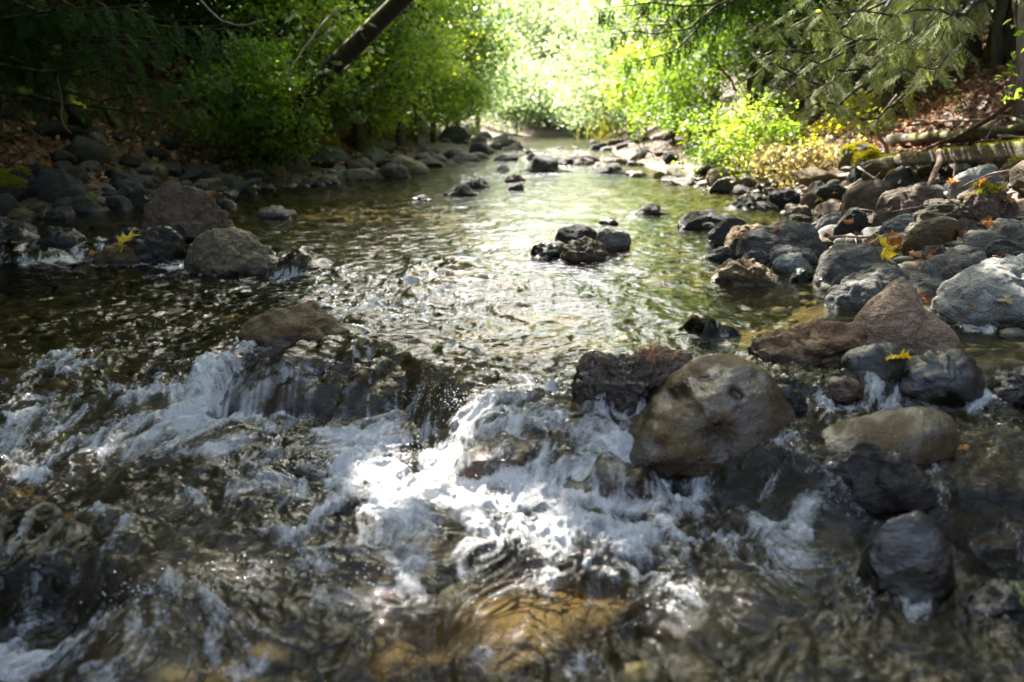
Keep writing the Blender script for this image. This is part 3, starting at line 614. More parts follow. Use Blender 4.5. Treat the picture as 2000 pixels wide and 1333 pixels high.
# --- left shore, mostly dark colours that put its low light in
for ol, fr, c, lb, sh, kw in [
    ([(-30, 385), (-15, 345), (20, 331), (55, 338), (70, 362), (68, 390)], 395, 'dark', 'rock under a thick dome of green moss at the left edge', 'the moss domed rock', dict(moss=(0.1,))),
    ([(70, 390), (75, 345), (110, 335), (150, 355), (185, 390)], 398, 'dark', 'big sloping grey slab right of the moss domed rock', 'the big sloping slab', {}),
    ([(112, 310), (130, 282), (170, 275), (205, 290), (212, 315)], 322, 'dark', 'broad grey rock under the round pale stone on the left shore', 'the broad left rock', {}),
    ([(170, 282), (176, 266), (190, 262), (204, 270), (206, 284)], 286, 'grey', 'round pale stone perched on the broad grey rock at left', 'the round pale stone', dict(lift=0.12)),
    ([(215, 378), (222, 360), (255, 355), (282, 370), (285, 382)], 386, 'dark', 'rounded dark rock near the left waterline', 'the rounded left rock', {}),
    ([(250, 398), (258, 375), (290, 372), (315, 385), (320, 400)], 405, 'dark', 'dark green grey rock at the left waterline behind the wrinkled boulder', 'the green grey left rock', {}),
    ([(208, 355), (220, 342), (270, 338), (295, 350), (298, 368)], 372, 'dark', 'flat topped dark rock up from the left waterline', 'the flat topped left rock', dict(fac=(10, .35))),
    ([(100, 415), (108, 398), (150, 391), (190, 400), (205, 412)], 416, 'dark', 'long low blue grey rock at the left waterline', 'the long low left rock', {}),
    ([(90, 425), (97, 412), (110, 408), (125, 416), (128, 428)], 430, 'dark', 'small rounded grey stone standing in the still left water', 'the still water stone', {}),
    ([(15, 428), (25, 414), (40, 410), (58, 418), (62, 430)], 432, 'olive', 'low olive stone at the left edge waterline', 'the low olive stone', {}),
    ([(-40, 425), (-20, 395), (10, 380), (30, 395), (38, 425)], 428, 'dark', 'dark rock under the moss dome at the left edge waterline', 'the edge waterline rock', {}),
    ([(312, 262), (320, 240), (350, 224), (385, 232), (410, 252), (430, 275)], 280, 'olive', 'boulder capped with bright green moss on the left bank', 'the moss capped boulder', dict(moss=(-0.1,))),
    ([(540, 245), (548, 218), (565, 203), (590, 206), (608, 225), (612, 250)], 262, 'dark', 'upright rock with a glowing yellow moss crown on the left bank', 'the yellow crowned rock', dict(moss=(0.4,))),
    ([(614, 262), (620, 245), (638, 239), (655, 248), (658, 264)], 268, 'olive', 'smaller rock with yellow moss right of the yellow crowned one', 'the small moss rock', dict(moss=(0.3,))),
    ([(668, 285), (675, 264), (700, 258), (735, 275), (740, 290)], 296, 'olive', 'dark boulder with orange moss at the left shore', 'the orange moss boulder', dict(moss=(1.0,))),
    ([(575, 290), (590, 270), (625, 262), (660, 275), (665, 292)], 298, 'olive', 'low boulder blanketed in moss at the left shore', 'the moss blanket boulder', dict(moss=(0.6,))),
    ([(755, 330), (765, 312), (785, 306), (810, 315), (836, 335)], 340, 'tan', 'smooth tan rock standing at the left waterline', 'the tan waterline rock', {}),
    ([(680, 330), (690, 316), (710, 310), (725, 320), (730, 333)], 336, 'blue', 'grey rounded rock in the left shore row', 'the grey row rock', {}),
    ([(740, 342), (748, 328), (775, 325), (795, 333), (800, 345)], 348, 'dark', 'dark rock at the left waterline below the tan one', 'the dark row rock', {}),
    ([(400, 365), (410, 350), (440, 345), (470, 355), (475, 368)], 371, 'dark', 'dark flat rock at the left waterline', 'the dark flat left rock', {}),
    ([(915, 300), (922, 285), (935, 280), (950, 290), (955, 302)], 304, 'dark', 'dark upright rock where the left shore narrows', 'the narrowing rock', {}),
    ([(525, 330), (530, 312), (560, 305), (600, 315), (605, 332)], 336, 'blue', 'blue grey rock in the middle of the left shore pile', 'the blue pile rock', {})]:
    d = dict(sub=4, fac=(8, .2), rough=(0.08, 4.5), ridged=0.03, wet=0.02, short=sh); d.update(kw)
    hero('rock', ol, fr, c, lb, **d)

# --- the rest of the shores: copies of a few shapes, each its own object
def scatter_rocks():
    rs = np.random.default_rng(42); tmpl = {}
    cols = ['grey', 'dark', 'blue', 'brown', 'olive', 'pale', 'tan', 'black']
    cname = dict(grey='grey', dark='dark grey', blue='blue grey', brown='brown', olive='olive', pale='pale', tan='tan', black='black')
    shapes = []
    for k in range(14):
        V, Fc = ico(4); V = V.copy(); V = facet(V, int(rs.integers(8, 20)), rs.uniform(.25, .55), rs)
        nv = V + k * 3.1; V = V * (1 + 0.085 * fbm3(nv * 1.8, 5, k, .6) + rs.uniform(0, .08) * (0.5 - np.abs(fbm3(nv * 2.5, 4, k + 9))))[:, None]
        shapes.append((V, Fc))
    def proto(k, c):
        if (k, c) not in tmpl: tmpl[(k, c)] = mesh_np('rock', shapes[k][0], shapes[k][1], rmat(c, True))
        return tmpl[(k, c)]
    used = list(ROCKS); n = 0
    bands = [  # side, Ymin, Ymax, dmin, dmax, rmin, rmax, count, palette
        ('L', 6.6, 12.5, -0.25, 2.6, .07, .21, 90, [.04, .46, .05, .0, .1, 0, 0, .35]),  # dark palette paints in the shade of the left bank
        ('L', 12.5, 20, -0.35, 1.5, .12, .30, 42, [.3, .25, .2, .05, .1, .1, 0, 0]),
        ('L', 20, 36, -0.5, 1.6, .15, .42, 24, [.3, .2, .1, .1, .1, .15, .05, 0]),
        ('R', 3.6, 7.4, 0.0, 1.7, .06, .15, 46, [.3, .1, .2, .15, .05, .15, .05, 0]),
        ('R', 7.0, 12, -0.3, 1.3, .08, .22, 34, [.25, .15, .1, .15, .05, .1, .1, .1]),
        ('R', 12, 20, -0.5, 1.0, .10, .25, 30, [.2, .35, .1, .15, .05, .05, .1, 0]),
        ('R', 20, 36, -0.4, 1.2, .12, .30, 18, [.2, .35, .1, .15, .05, .05, .1, 0]),
        ('M', 15, 34, 0, 0, .12, .30, 14, [.1, .4, .1, .1, 0, .1, 0, .2])]
    for side, y0, y1, d0, d1, r0, r1, cnt, pal in bands:
        made = tries = 0
        while made < cnt and tries < cnt * 60:
            tries += 1
            y = y0 + (y1 - y0) * rs.uniform(0, 1) ** 1.0
            if side == 'M':
                a, b_ = np.interp(y, SL[:, 1], SL[:, 0]), np.interp(y, SR[:, 1], SR[:, 0]); x = rs.uniform(a + .3, b_ - .3)
            else:
                d = d0 + (d1 - d0) * rs.uniform(0, 1) ** 1.3
                x = np.interp(y, SL[:, 1], SL[:, 0]) - d if side == 'L' else np.interp(y, SR[:, 1], SR[:, 0]) + d
            if abs(x) > 0.52 * y + .15: continue
            r = r0 + (r1 - r0) * rs.uniform(0, 1) ** 2
            if any((x - a) ** 2 + (y - b_) ** 2 < ((r + q) * 0.62) ** 2 for a, b_, q in used): continue
            used.append((x, y, r)); c = cols[int(rs.choice(8, p=pal))]
            z = float(terrain(x, y)); fl = rs.uniform(.45, .8)
            z = max(z, (float(level(x, y)) - r * fl * .45) if side == 'M' or z < float(level(x, y)) else z) + r * fl * rs.uniform(.15, .45)
            near = min(LAND, key=lambda q: (q[0] - x) ** 2 + (q[1] - y) ** 2)
            dx, dy = x - near[0], y - near[1]
            rel = ('right of' if dx > 0 else 'left of') if abs(dx) * 1.6 > abs(dy) else ('behind' if dy > 0 else 'in front of')
            size = 'small' if r < (r0 + .25 * (r1 - r0)) else 'middling' if r < (r0 + .6 * (r1 - r0)) else 'large'
            shp = 'flat' if fl < .55 else 'rounded' if fl > .7 else 'angular'
            lb = f'{size} {shp} {cname[c]} rock {rel} {near[2]}'
            if side != 'M': lb += {'L': ', left shore', 'R': ', right shore'}[side]
            grp = {'L': 'rocks heaped along the left shore', 'R': 'rocks heaped along the right shore', 'M': 'stones breaking the far riffle'}[side]
            if side == 'M': lb = f'{size} {shp} {cname[c]} stone in the far riffle {rel} {near[2]}'
            obj('rock', proto(int(rs.integers(14)), c), label=lb, cat='rock', group=grp, loc=(x, y, z),
                rot=(rs.normal() * .25, rs.normal() * .25, rs.uniform(0, 6.28)), scale=(r * rs.uniform(.9, 1.4), r * rs.uniform(.8, 1.1), r * fl))
            made += 1
    # gravel and pebbles filling the gaps and the stream bed: uncountable
    V0, F0 = ico(2); parts = []; N = 5200
    gx = rs.uniform(-5, 5, N * 3); gy = 1.2 + 14 * rs.uniform(0, 1, N * 3) ** 1.5
    dl = np.interp(gy, SL[:, 1], SL[:, 0]) - gx; dr = gx - np.interp(gy, SR[:, 1], SR[:, 0])
    ok = (np.maximum(dl, dr) < 1.5) & (np.abs(gx) < .56 * gy + .3); gx, gy = gx[ok][:N], gy[ok][:N]; n = len(gx)
    gz = terrain(gx, gy); r = .02 + .055 * rs.uniform(0, 1, n) ** 3; Vs = []
    for k in range(n):
        s = r[k] * rs.uniform(.6, 1.3, 3) * (1, 1, .6); a = rs.uniform(0, 6.28)
        v = V0 * (1 + .18 * n3(V0 * 1.3 + k, 1))[:, None] * s
        ca, sa = math.cos(a), math.sin(a); v = np.stack([v[:, 0] * ca - v[:, 1] * sa, v[:, 0] * sa + v[:, 1] * ca, v[:, 2]], 1)
        Vs.append(v + (gx[k], gy[k], gz[k] + s[2] * .3))
    V = np.concatenate(Vs); Fc = (F0[None] + (np.arange(n) * len(V0))[:, None, None]).reshape(-1, 3)
    m, t, out = newmat('gravel'); b = NB(t)
    c = b.ramp(b.attr('rnd'), [(0, (.03, .027, .022)), (.35, (.08, .06, .035)), (.7, (.11, .10, .08)), (.9, (.18, .12, .06)), (1, (.28, .25, .20))])
    p = b.n('ShaderNodeBsdfPrincipled'); b.l(c, p.inputs['Base Color']); p.inputs['Roughness'].default_value = .6
    b.l(b.bump(b.noise(b.n('ShaderNodeNewGeometry').outputs['Position'], 80, 4), .6, .006), p.inputs['Normal']); b.l(p.outputs[0], out.inputs[0])
    obj('gravel', mesh_np('gravel', V, Fc, m, fattr={'rnd': np.repeat(rs.uniform(0, 1, n), len(F0))}), kind='stuff')
scatter_rocks()

# submerged orange brown rocks seen through the water
def sunken(px, py, rx, ry, h, c, label, sink=0.03):
    p = ground_hit(px, py); Y = p[1]; V, Fc = ico(5); rs = np.random.default_rng(int(px)); V = facet(V.copy(), 8, .2, rs)
    V = V * (1 + .12 * fbm3(V * 2 + px, 4, 3))[:, None]
    wx = rx * Y / F; dy = (onz(px, py - ry, p[2])[1] - onz(px, py + ry, p[2])[1]) / 2
    P = V * (wx, dy, h); z = p[2] - sink - h
    W = P + (p[0], Y, z)
    obj('rock', mesh_np('rock', P, Fc, rmat(c), vattr={'wet': np.full(len(P), 1.0)}), label=label, cat='rock', loc=(p[0], Y, z))
    LAND.append((p[0], Y, label))
def sunken_long():
    p = ground_hit(1010, 1190); V, Fc = ico(5); r_ = np.random.default_rng(3); V = facet(V.copy(), 8, .15, r_); V = V * (1 + .10 * fbm3(V * 2 + 5, 4, 3))[:, None]
    P = V * (.43, .17, .13); a = .50; ca, sa = math.cos(a), math.sin(a); P = np.stack([P[:, 0] * ca - P[:, 1] * sa, P[:, 0] * sa + P[:, 1] * ca, P[:, 2] + .03 * P[:, 0]], 1)
    obj('rock', mesh_np('rock', P, Fc, rmat('orange', smooth=1), vattr={'wet': np.full(len(P), .3)}), label='long orange tan sunken rock glowing through the water at bottom centre', cat='rock', loc=(p[0] + .02, p[1] + .13, p[2] - .175))
sunken_long()
sunken(70, 1010, 200, 50, .14, 'rust', 'amber sunken boulder at the left above the last drop', .02)
sunken(1930, 850, 150, 40, .08, 'rust', 'brown sunken slab in the right channel', .015)
sunken(340, 600, 90, 14, .05, 'rust', 'reddish sunken rock upstream of the rapids at left', .01)

# ------------------------------------------------------------------ water
def blob(x, y, px, py, rx, ry, z=None):
    c = ground_hit(px, py) if z is None else onz(px, py, z); Y = c[1]; zz = c[2]
    wx = rx * Y / F; y1, y0 = onz(px, py - ry, zz)[1], onz(px, py + ry, zz)[1]
    cy = (y0 + y1) / 2; wy = (y1 - y0) / 2
    return np.exp(-(((x - c[0]) / wx) ** 2 + ((y - cy) / wy) ** 2) * 0.9)
def build_water():
    nr, nc = 1250, 1150
    v = np.linspace(0, 1, nr); pyv = 1500 - (1500 - 279) * v                   # rows packed more densely close to the shore we stand on
    yr = (CAMZ + 0.1 * (pyv > 700)) / ((-np.array([ray(0, p)[2] for p in pyv])) / np.array([ray(0, p)[1] for p in pyv]))
    yr = np.sort(yr); yr = np.concatenate([[0.2, 0.5, 0.8], yr[yr > 1.0]])
    yr = np.concatenate([yr, [60]]); yr = np.unique(yr); nr = len(yr)
    u = np.linspace(-1, 1, nc)
    half = np.minimum(0.60 * yr + 0.7, 7.0)
    X = np.outer(half, u); Y = np.repeat(yr[:, None], nc, 1)
    X = X + 0.25 * np.clip(Y - 10, 0, 30) * 0.12
    x, y = X.ravel(), Y.ravel()
    z = level(x, y)
    dyr = np.gradient(yr); DY = np.repeat(dyr[:, None], nc, 1).ravel()
    # chop amplitude map
    A = np.full_like(x, 0.7)
    A = A - 0.35 * blob(x, y, 200, 425, 260, 22, 0) - 0.4 * blob(x, y, 1500, 590, 190, 45, -.01) - 0.25 * blob(x, y, 1850, 665, 200, 25, -.02)
    A = A + 0.5 * blob(x, y, 860, 560, 150, 45, -.01) + 0.6 * blob(x, y, 720, 620, 160, 30, -.02) + 0.3 * blob(x, y, 300, 590, 300, 50, -.08)
    A = A + 0.4 * sstep(y, 14, 20)
    fall = sstep(3.35 - y, 0, 0.35) * (1 - 0.35 * sstep(x, 0.75, 1.05))
    A = A + 0.95 * fall + 0.5 * blob(x, y, 250, 690, 260, 60, -.08)
    A = np.clip(A, 0.12, 1.6)
    # fractal waves, warped
    wx_ = x + 0.10 * fbm2(x * 2.1, y * 2.1, 3, 51); wy_ = y + 0.10 * fbm2(x * 2.1 + 9, y * 2.1, 3, 52)
    H = np.zeros_like(x)
    far = 1 + .06 * np.clip(y - 5, 0, 18)
    for lam, amp, k in ((0.9, .008, 0), (0.55, .016, 1), (0.27, .020, 2), (0.14, .0160, 3), (0.072, .0105, 4), (0.037, .0062, 5), (0.019, .0032, 6), (0.010, .0012, 7)):
        wgt = np.clip(lam / (2.0 * DY) - 0.3, 0, 1)
        n = n2(wx_ / lam * 1.15, wy_ / lam * .85, 60 + k)
        if k >= 2: n = 0.45 * n + 0.55 * (0.45 - np.abs(n2(wx_ / lam * 0.75 + 31, wy_ / lam, 80 + k)) * 1.6)
        H += wgt * far * amp * n * (0.72 if k < 3 else 1.0) * (1 + fall * (-.25 if k < 3 else 0 if k < 5 else .2)) * (A if k < 3 else A ** 0.9)
    # standing waves and boils
    for (px, py, rx, ry, h) in ((870, 535, 85, 26, .055), (720, 608, 120, 18, .02), (560, 590, 90, 15, .015), (790, 1050, 120, 45, .05), (480, 980, 90, 60, .04), (1420, 1150, 120, 50, .02), (330, 1190, 120, 45, .045), (1130, 1010, 160, 25, .035), (460, 840, 90, 20, .02), (1300, 1210, 90, 40, .025), (100, 760, 120, 30, .04), (950, 1290, 140, 30, .03)):
        H += h * blob(x, y, px, py, rx, ry) * (0.75 + 0.5 * n2(x * 9, y * 9, 5))
    # foam
    foam_glint = np.zeros_like(x)
    for (px, py, rx, ry, s) in (
        (430, 770, 80, 24, .8), (420, 805, 120, 34, .95), (300, 800, 110, 26, .55), (100, 728, 55, 18, .85), (180, 760, 120, 30, .15), (20, 855, 80, 35, .9), (130, 900, 150, 25, .55), (460, 865, 40, 14, .75),
        (760, 900, 110, 40, .95), (850, 850, 190, 30, .85), (700, 905, 60, 45, 1.0), (1000, 840, 90, 25, .8), (800, 960, 150, 40, 1.0), (1000, 965, 180, 38, 1.0), (900, 1000, 240, 50, .75), (450, 955, 70, 35, .75), (560, 890, 90, 30, .5),
        (1150, 1040, 160, 22, .85), (1280, 1055, 90, 20, .7), (770, 1040, 60, 18, .8), (640, 1050, 120, 22, .5), (1000, 1070, 240, 30, .55), (1300, 970, 130, 35, .5), (1400, 1060, 60, 25, .55), (1520, 1110, 60, 22, .6), (1440, 1080, 220, 90, .24), (1530, 990, 130, 35, .16), (1000, 1130, 300, 30, .2), (600, 980, 200, 40, .22), (250, 850, 200, 40, .15),
        (200, 1265, 190, 60, .6), (330, 1200, 110, 40, .7), (60, 1300, 120, 60, .7), (40, 1190, 100, 30, .25), (140, 1130, 120, 60, .08), (450, 1290, 80, 40, .4), (1080, 1310, 180, 30, .6), (1300, 1180, 60, 30, .4), (1290, 1230, 80, 30, .25),
        (1660, 800, 120, 13, .6), (1560, 925, 22, 24, .4), (1220, 925, 60, 30, .6), (1710, 765, 18, 30, .7), (430, 517, 110, 7, .8), (170, 485, 50, 18, .55), (380, 487, 25, 28, .6), (620, 535, 90, 8, .55),
        (700, 615, 130, 22, .45), (860, 570, 120, 30, .28), (380, 640, 120, 25, .15), (300, 700, 170, 35, .12), (640, 560, 200, 30, .25), (880, 785, 60, 25, .5), (580, 770, 50, 40, .45), (700, 760, 110, 50, .32), (1080, 760, 90, 40, .1), (1180, 860, 110, 50, .45), (1900, 645, 80, 6, .5),
        (1050, 333, 140, 8, .5), (1090, 302, 90, 10, .7), (960, 345, 90, 5, .5), (1080, 318, 110, 7, .45), (700, 1150, 300, 80, .22), (1750, 1180, 120, 40, .25), (1900, 760, 30, 25, .5)):  # far patches: riffle white, also standing in for the bright reflection
        foam_glint = np.maximum(foam_glint, 0) + s * blob(x, y, px, py, rx, ry) * 0.9
    for cx_, cy_, a_, b_ in COLL:
        if cy_ > 6.5 or a_ > .6: continue
        k = np.nonzero((np.abs(x - cx_) < a_ * 2.2) & (np.abs(y - cy_) < b_ * 2.5 + .05))[0]
        if not len(k): continue
        e = np.hypot((x[k] - cx_) / (a_ + .005), (y[k] - cy_) / (b_ + .005)); ring = np.exp(-((e - 1.06) / .13) ** 2); wk = (y[k] < cy_) * np.exp(-((x[k] - cx_) / (a_ * .9)) ** 4) * np.exp(-((e - 1.25) / .3) ** 2)
        foam_glint[k] += (.42 * ring + .22 * wk) * np.clip(A[k], .1, 1.1) * (.2 if cx_ > .45 else .9); H[k] += .008 * ring * np.clip(A[k], .2, 1)
    foam_glint = np.clip(foam_glint, 0, 1.5) * (1 - .85 * np.clip(blob(x, y, 865, 750, 75, 40) * 1.2, 0, 1)) * (1 - .8 * np.clip(blob(x, y, 110, 1110, 130, 45) * 1.2, 0, 1))
    brk = fbm2(wx_ * 9, wy_ * 6, 5, 90, .68)
    fil = 1 - np.abs(n2(wx_ * 5.5, wy_ * 3.6, 95)) * 2.6
    f2 = foam_glint * .74 + 0.80 * brk * sstep(foam_glint, 0.02, 0.3) - 0.12 + np.clip(fil, 0, 1) * .22 * fall
    painted_glint = np.clip(1 - np.abs(n2(wx_ * 13, wy_ * 7, 96)) * 4.5, 0, 1) * np.clip(1 - np.abs(n2(wx_ * 5, wy_ * 3, 97)) * 2.2, 0, 1)  # thin white crest lines, painting silvery glints on the water
    f2 = f2 + painted_glint * .62 * np.clip(A - .35, 0, .8) * sstep(y, 2.9, 3.5) * (1 - sstep(y, 8, 13) * .4) + .35 * np.clip(n2(x * 2.2, y * 1.0, 98), 0, 1) * sstep(y, 12.5, 16)  # adds the glints, and whitens the far water for its silver reflection
    f2 = np.clip(f2, 0, 1.25)
    H += np.clip(f2, 0, 1) * (0.030 * (.5 - np.abs(fbm2(wx_ * 9, wy_ * 7, 4, 91, .6))) + 0.010 * (.5 - np.abs(n2(wx_ * 42, wy_ * 34, 92))) * np.clip(.026 / (2.2 * DY), 0, 1))
    z = z + H
    # water running over the low rocks
    chop = np.clip(A, 0, 1.4) * (1 + .06 * np.clip(y - 5, 0, 16))
    murk = .10 + .20 * np.clip(A - .3, 0, 1.2) * fall
    for q in ((1010, 1180, 420, 110), (70, 1000, 250, 70), (1150, 1120, 250, 80), (1930, 850, 160, 60), (1500, 600, 230, 50)): murk = murk * (1 - .6 * np.clip(blob(x, y, *q) * 1.3, 0, 1))
    fallv = np.zeros_like(x)
    for W, Fc, film in DRAPE:
        tree = BVHTree.FromPolygons([Vector(q) for q in W.tolist()], Fc.tolist())
        mn, mx = W.min(0), W.max(0)
        idx = np.nonzero((x > mn[0]) & (x < mx[0]) & (y > mn[1]) & (y < mx[1]))[0]
        for i in idx:
            hit = tree.ray_cast(Vector((x[i], y[i], 3.0)), Vector((0, 0, -1)))
            if hit[0] is not None:
                zr = hit[0].z + film + 0.006 * math.sin(x[i] * 61 + 4 * math.sin(y[i] * 9))
                if zr > z[i] + .001:
                    dz = zr - z[i]; z[i] = zr; st = 1 - abs(hit[1].z)
                    sk = math.sin(x[i] * 41 + 4 * math.sin(x[i] * 13 + y[i] * 4) + 1.5 * math.sin(y[i] * 19)) * .55 + math.sin(x[i] * 190 + y[i] * 14 + 3 * math.sin(x[i] * 53)) * .35
                    f2[i] = min(f2[i] * .25, .3) + (min(.62, max(0, .50 * sk + .22)) if st > .12 else 0) * min(1, st * 2.2)
                    fallv[i] = 1; murk[i] = .03
    # round off the edges of the draped sheets
    M = fallv.reshape(nr, nc) > 0; D = M.copy()
    for q in range(5): D[1:] |= D[:-1]; D[:-1] |= D[1:]; D[:, 1:] |= D[:, :-1]; D[:, :-1] |= D[:, 1:]
    Z = z.reshape(nr, nc)
    for q in range(4):
        B = Z.copy(); B[1:-1, 1:-1] = (Z[1:-1, 1:-1] * 2 + Z[:-2, 1:-1] + Z[2:, 1:-1] + Z[1:-1, :-2] + Z[1:-1, 2:]) / 6; Z = np.where(D, B, Z)
    z = np.where(M, np.maximum(Z, z.reshape(nr, nc) - .006), Z).ravel()
    me = mesh_np('water', np.stack([x, y, z], 1), (lambda i: np.stack([i[:-1, :-1], i[:-1, 1:], i[1:, 1:], i[1:, :-1]], -1).reshape(-1, 4))(np.arange(nr * nc).reshape(nr, nc)), water_mat(), vattr={'foam_glint': f2, 'chop': chop, 'murk': murk, 'fall': fallv})
    obj('water', me, kind='structure')
    # flung droplets over the falls: uncountable
    rs = np.random.default_rng(5); V0, F0 = ico(1); Vs = []; n = 0
    for (px, py, rx, ry, cnt) in ((430, 745, 90, 18, 220), (880, 800, 70, 18, 260), (340, 1190, 110, 30, 260), (1130, 1000, 140, 15, 260), (760, 900, 130, 25, 320), (900, 960, 200, 30, 260), (700, 1130, 250, 60, 160), (100, 720, 40, 10, 60), (1290, 1200, 60, 20, 120), (150, 475, 40, 8, 60)):
        for _ in range(cnt):
            a, b_ = px + rs.normal() * rx * .6, py + rs.normal() * ry * .6
            p = ground_hit(a, b_); r = .0005 + .0016 * rs.uniform(0, 1) ** 2
            Vs.append(V0 * r + (p[0], p[1], p[2] + abs(rs.normal()) * .02 + .012)); n += 1
    V = np.concatenate(Vs); Fc = (F0[None] + (np.arange(n) * len(V0))[:, None, None]).reshape(-1, 3)
    m, t, out = newmat('spray'); b = NB(t); p = b.n('ShaderNodeBsdfPrincipled'); p.inputs['Base Color'].default_value = (.85, .88, .9, 1); p.inputs['Roughness'].default_value = .08
    b.l(p.outputs[0], out.inputs[0]); obj('spray', mesh_np('spray', V, Fc, m), kind='stuff')
build_water()
#PART2
# ------------------------------------------------------------------ plants: builders
def unit(v): return v / (np.linalg.norm(v, axis=-1, keepdims=True) + 1e-9)
def fronds(pos, a, nrm, length, rs, K=11, wide=0.40, pw=0.038):
    """flat fern-like conifer sprays: pos base, a direction, nrm sheet normal"""
    n = len(pos); a = unit(a); bb = unit(np.cross(nrm, a)); u = np.cross(a, bb)
    L = (np.asarray(length) * np.ones(n))[:, None, None]
    t = (np.arange(K) + .7) / K; tt = np.repeat(t, 2); sd = np.tile([1, -1], K)
    pl = wide * (np.sin(np.clip(tt * 1.05 + .12, 0, 1) * math.pi) ** .7 * .75 + .12) * rs.uniform(.7, 1.15, (n, 2 * K))
    base = pos[:, None] + a[:, None] * (L * tt[None, :, None]) - u[:, None] * (L * (tt ** 2)[None, :, None] * .12)
    d = a[:, None] * .72 + bb[:, None] * (sd[None, :, None] * .8) - u[:, None] * .25 + rs.normal(size=(n, 2 * K, 3)) * .09
    d = unit(d); s = L * pl[:, :, None]; w_ = unit(np.cross(d, u[:, None] * np.ones_like(d))) * L * pw
    V = np.stack([base, base + d * s * .45 + w_ * .6, base + d * s, base + d * s * .45 - w_ * .6], 2)
    # rachis
    r0, r1 = pos, pos + a * L[:, 0] - u * L[:, 0] * .12; ww = bb * L[:, 0] * .012
    VR = np.stack([r0 - ww, r0 + ww, r1 + ww * .4, r1 - ww * .4], 1)
    V = np.concatenate([V.reshape(-1, 3), VR.reshape(-1, 3)]); m = len(V) // 4
    rnd = np.concatenate([np.clip(np.repeat(rs.uniform(0, 1, n), 2 * K) * .7 + rs.uniform(0, .3, n * 2 * K), 0, 1), np.full(n, .3)])
    return V, np.arange(4 * m).reshape(m, 4), rnd
def bough(p0, p1, nf, size, rs, sag=.06, start=.25, hang=.55, K=18):
    """one conifer limb: curve points and its sprays"""
    P = wiggle(p0, p1, 12, .05, int(rs.integers(1e6)), sag); T = unit(np.gradient(P, axis=0))
    t = start + (1 - start) * (np.arange(nf) + .5) / nf; i = t * (len(P) - 1)
    pos = np.stack([np.interp(i, np.arange(len(P)), P[:, k]) for k in range(3)], 1); tg = unit(np.stack([np.interp(i, np.arange(len(P)), T[:, k]) for k in range(3)], 1))
    side = np.cross(tg, [0, 0, 1.0]); sg = np.where(np.arange(nf) % 2 == 0, 1, -1)[:, None]
    d = tg * .55 + side * sg * rs.uniform(.3, .9, (nf, 1)) + np.array([0, 0, -1.0]) * (hang * rs.uniform(.5, 1.5, (nf, 1))) + rs.normal(size=(nf, 3)) * .12
    nrm = np.array([0, 0, 1.0]) + tg * .5 + rs.normal(size=(nf, 3)) * .3
    sz = size * (1.15 - .5 * t) * rs.uniform(.7, 1.25, nf)
    return P, fronds(pos, d, nrm, sz, rs, K)
def merge3(parts):
    Vs, Fs, Rs, o = [], [], [], 0
    for V, Fc, r in parts: Vs.append(V); Fs.append(Fc + o); Rs.append(r); o += len(V)
    return np.concatenate(Vs), np.concatenate(Fs), np.concatenate(Rs)
def root(name, label, cat, loc, group=None):
    return obj(name, None, label=label, cat=cat, loc=loc, group=group)
def child(name, V, Fc, mat, par, base, rnd=None):
    return obj(name, mesh_np(name, V - np.array(base), Fc, mat, fattr=({'rnd': rnd} if rnd is not None else None)), parent=par)
def conifer(label, base, top, rad, limbs, mat, nf, size, rs, group=None, barkm=None, hang=.55, start=.25, K=18):
    base = np.array(base, float); r = root('conifer_tree', label, 'tree', base, group)
    P = wiggle(base - [0, 0, .3], top, 16, .03, int(rs.integers(1e6))); V, Fc = tube(P, np.linspace(rad, rad * .35, 16) * (1 + .5 * np.exp(-np.arange(16) * 1.5)), 12, .12, 3)
    child('trunk', V, Fc, barkm or M_BARKD, r, base)
    al = []
    for p0, p1 in limbs:
        Q, fr = bough(p0, p1, nf, size, rs, hang=hang, start=start, K=K); L = np.linalg.norm(np.array(p1) - np.array(p0))
        V, Fc = tube(Q, np.linspace(.010 + .005 * L, .003, len(Q)), 6, .1, 1); child('branch', V, Fc, M_BARKD, r, base); al.append(fr)
    V, Fc, rn = merge3(al); child('foliage', V, Fc, mat, r, base, rn)
    return r
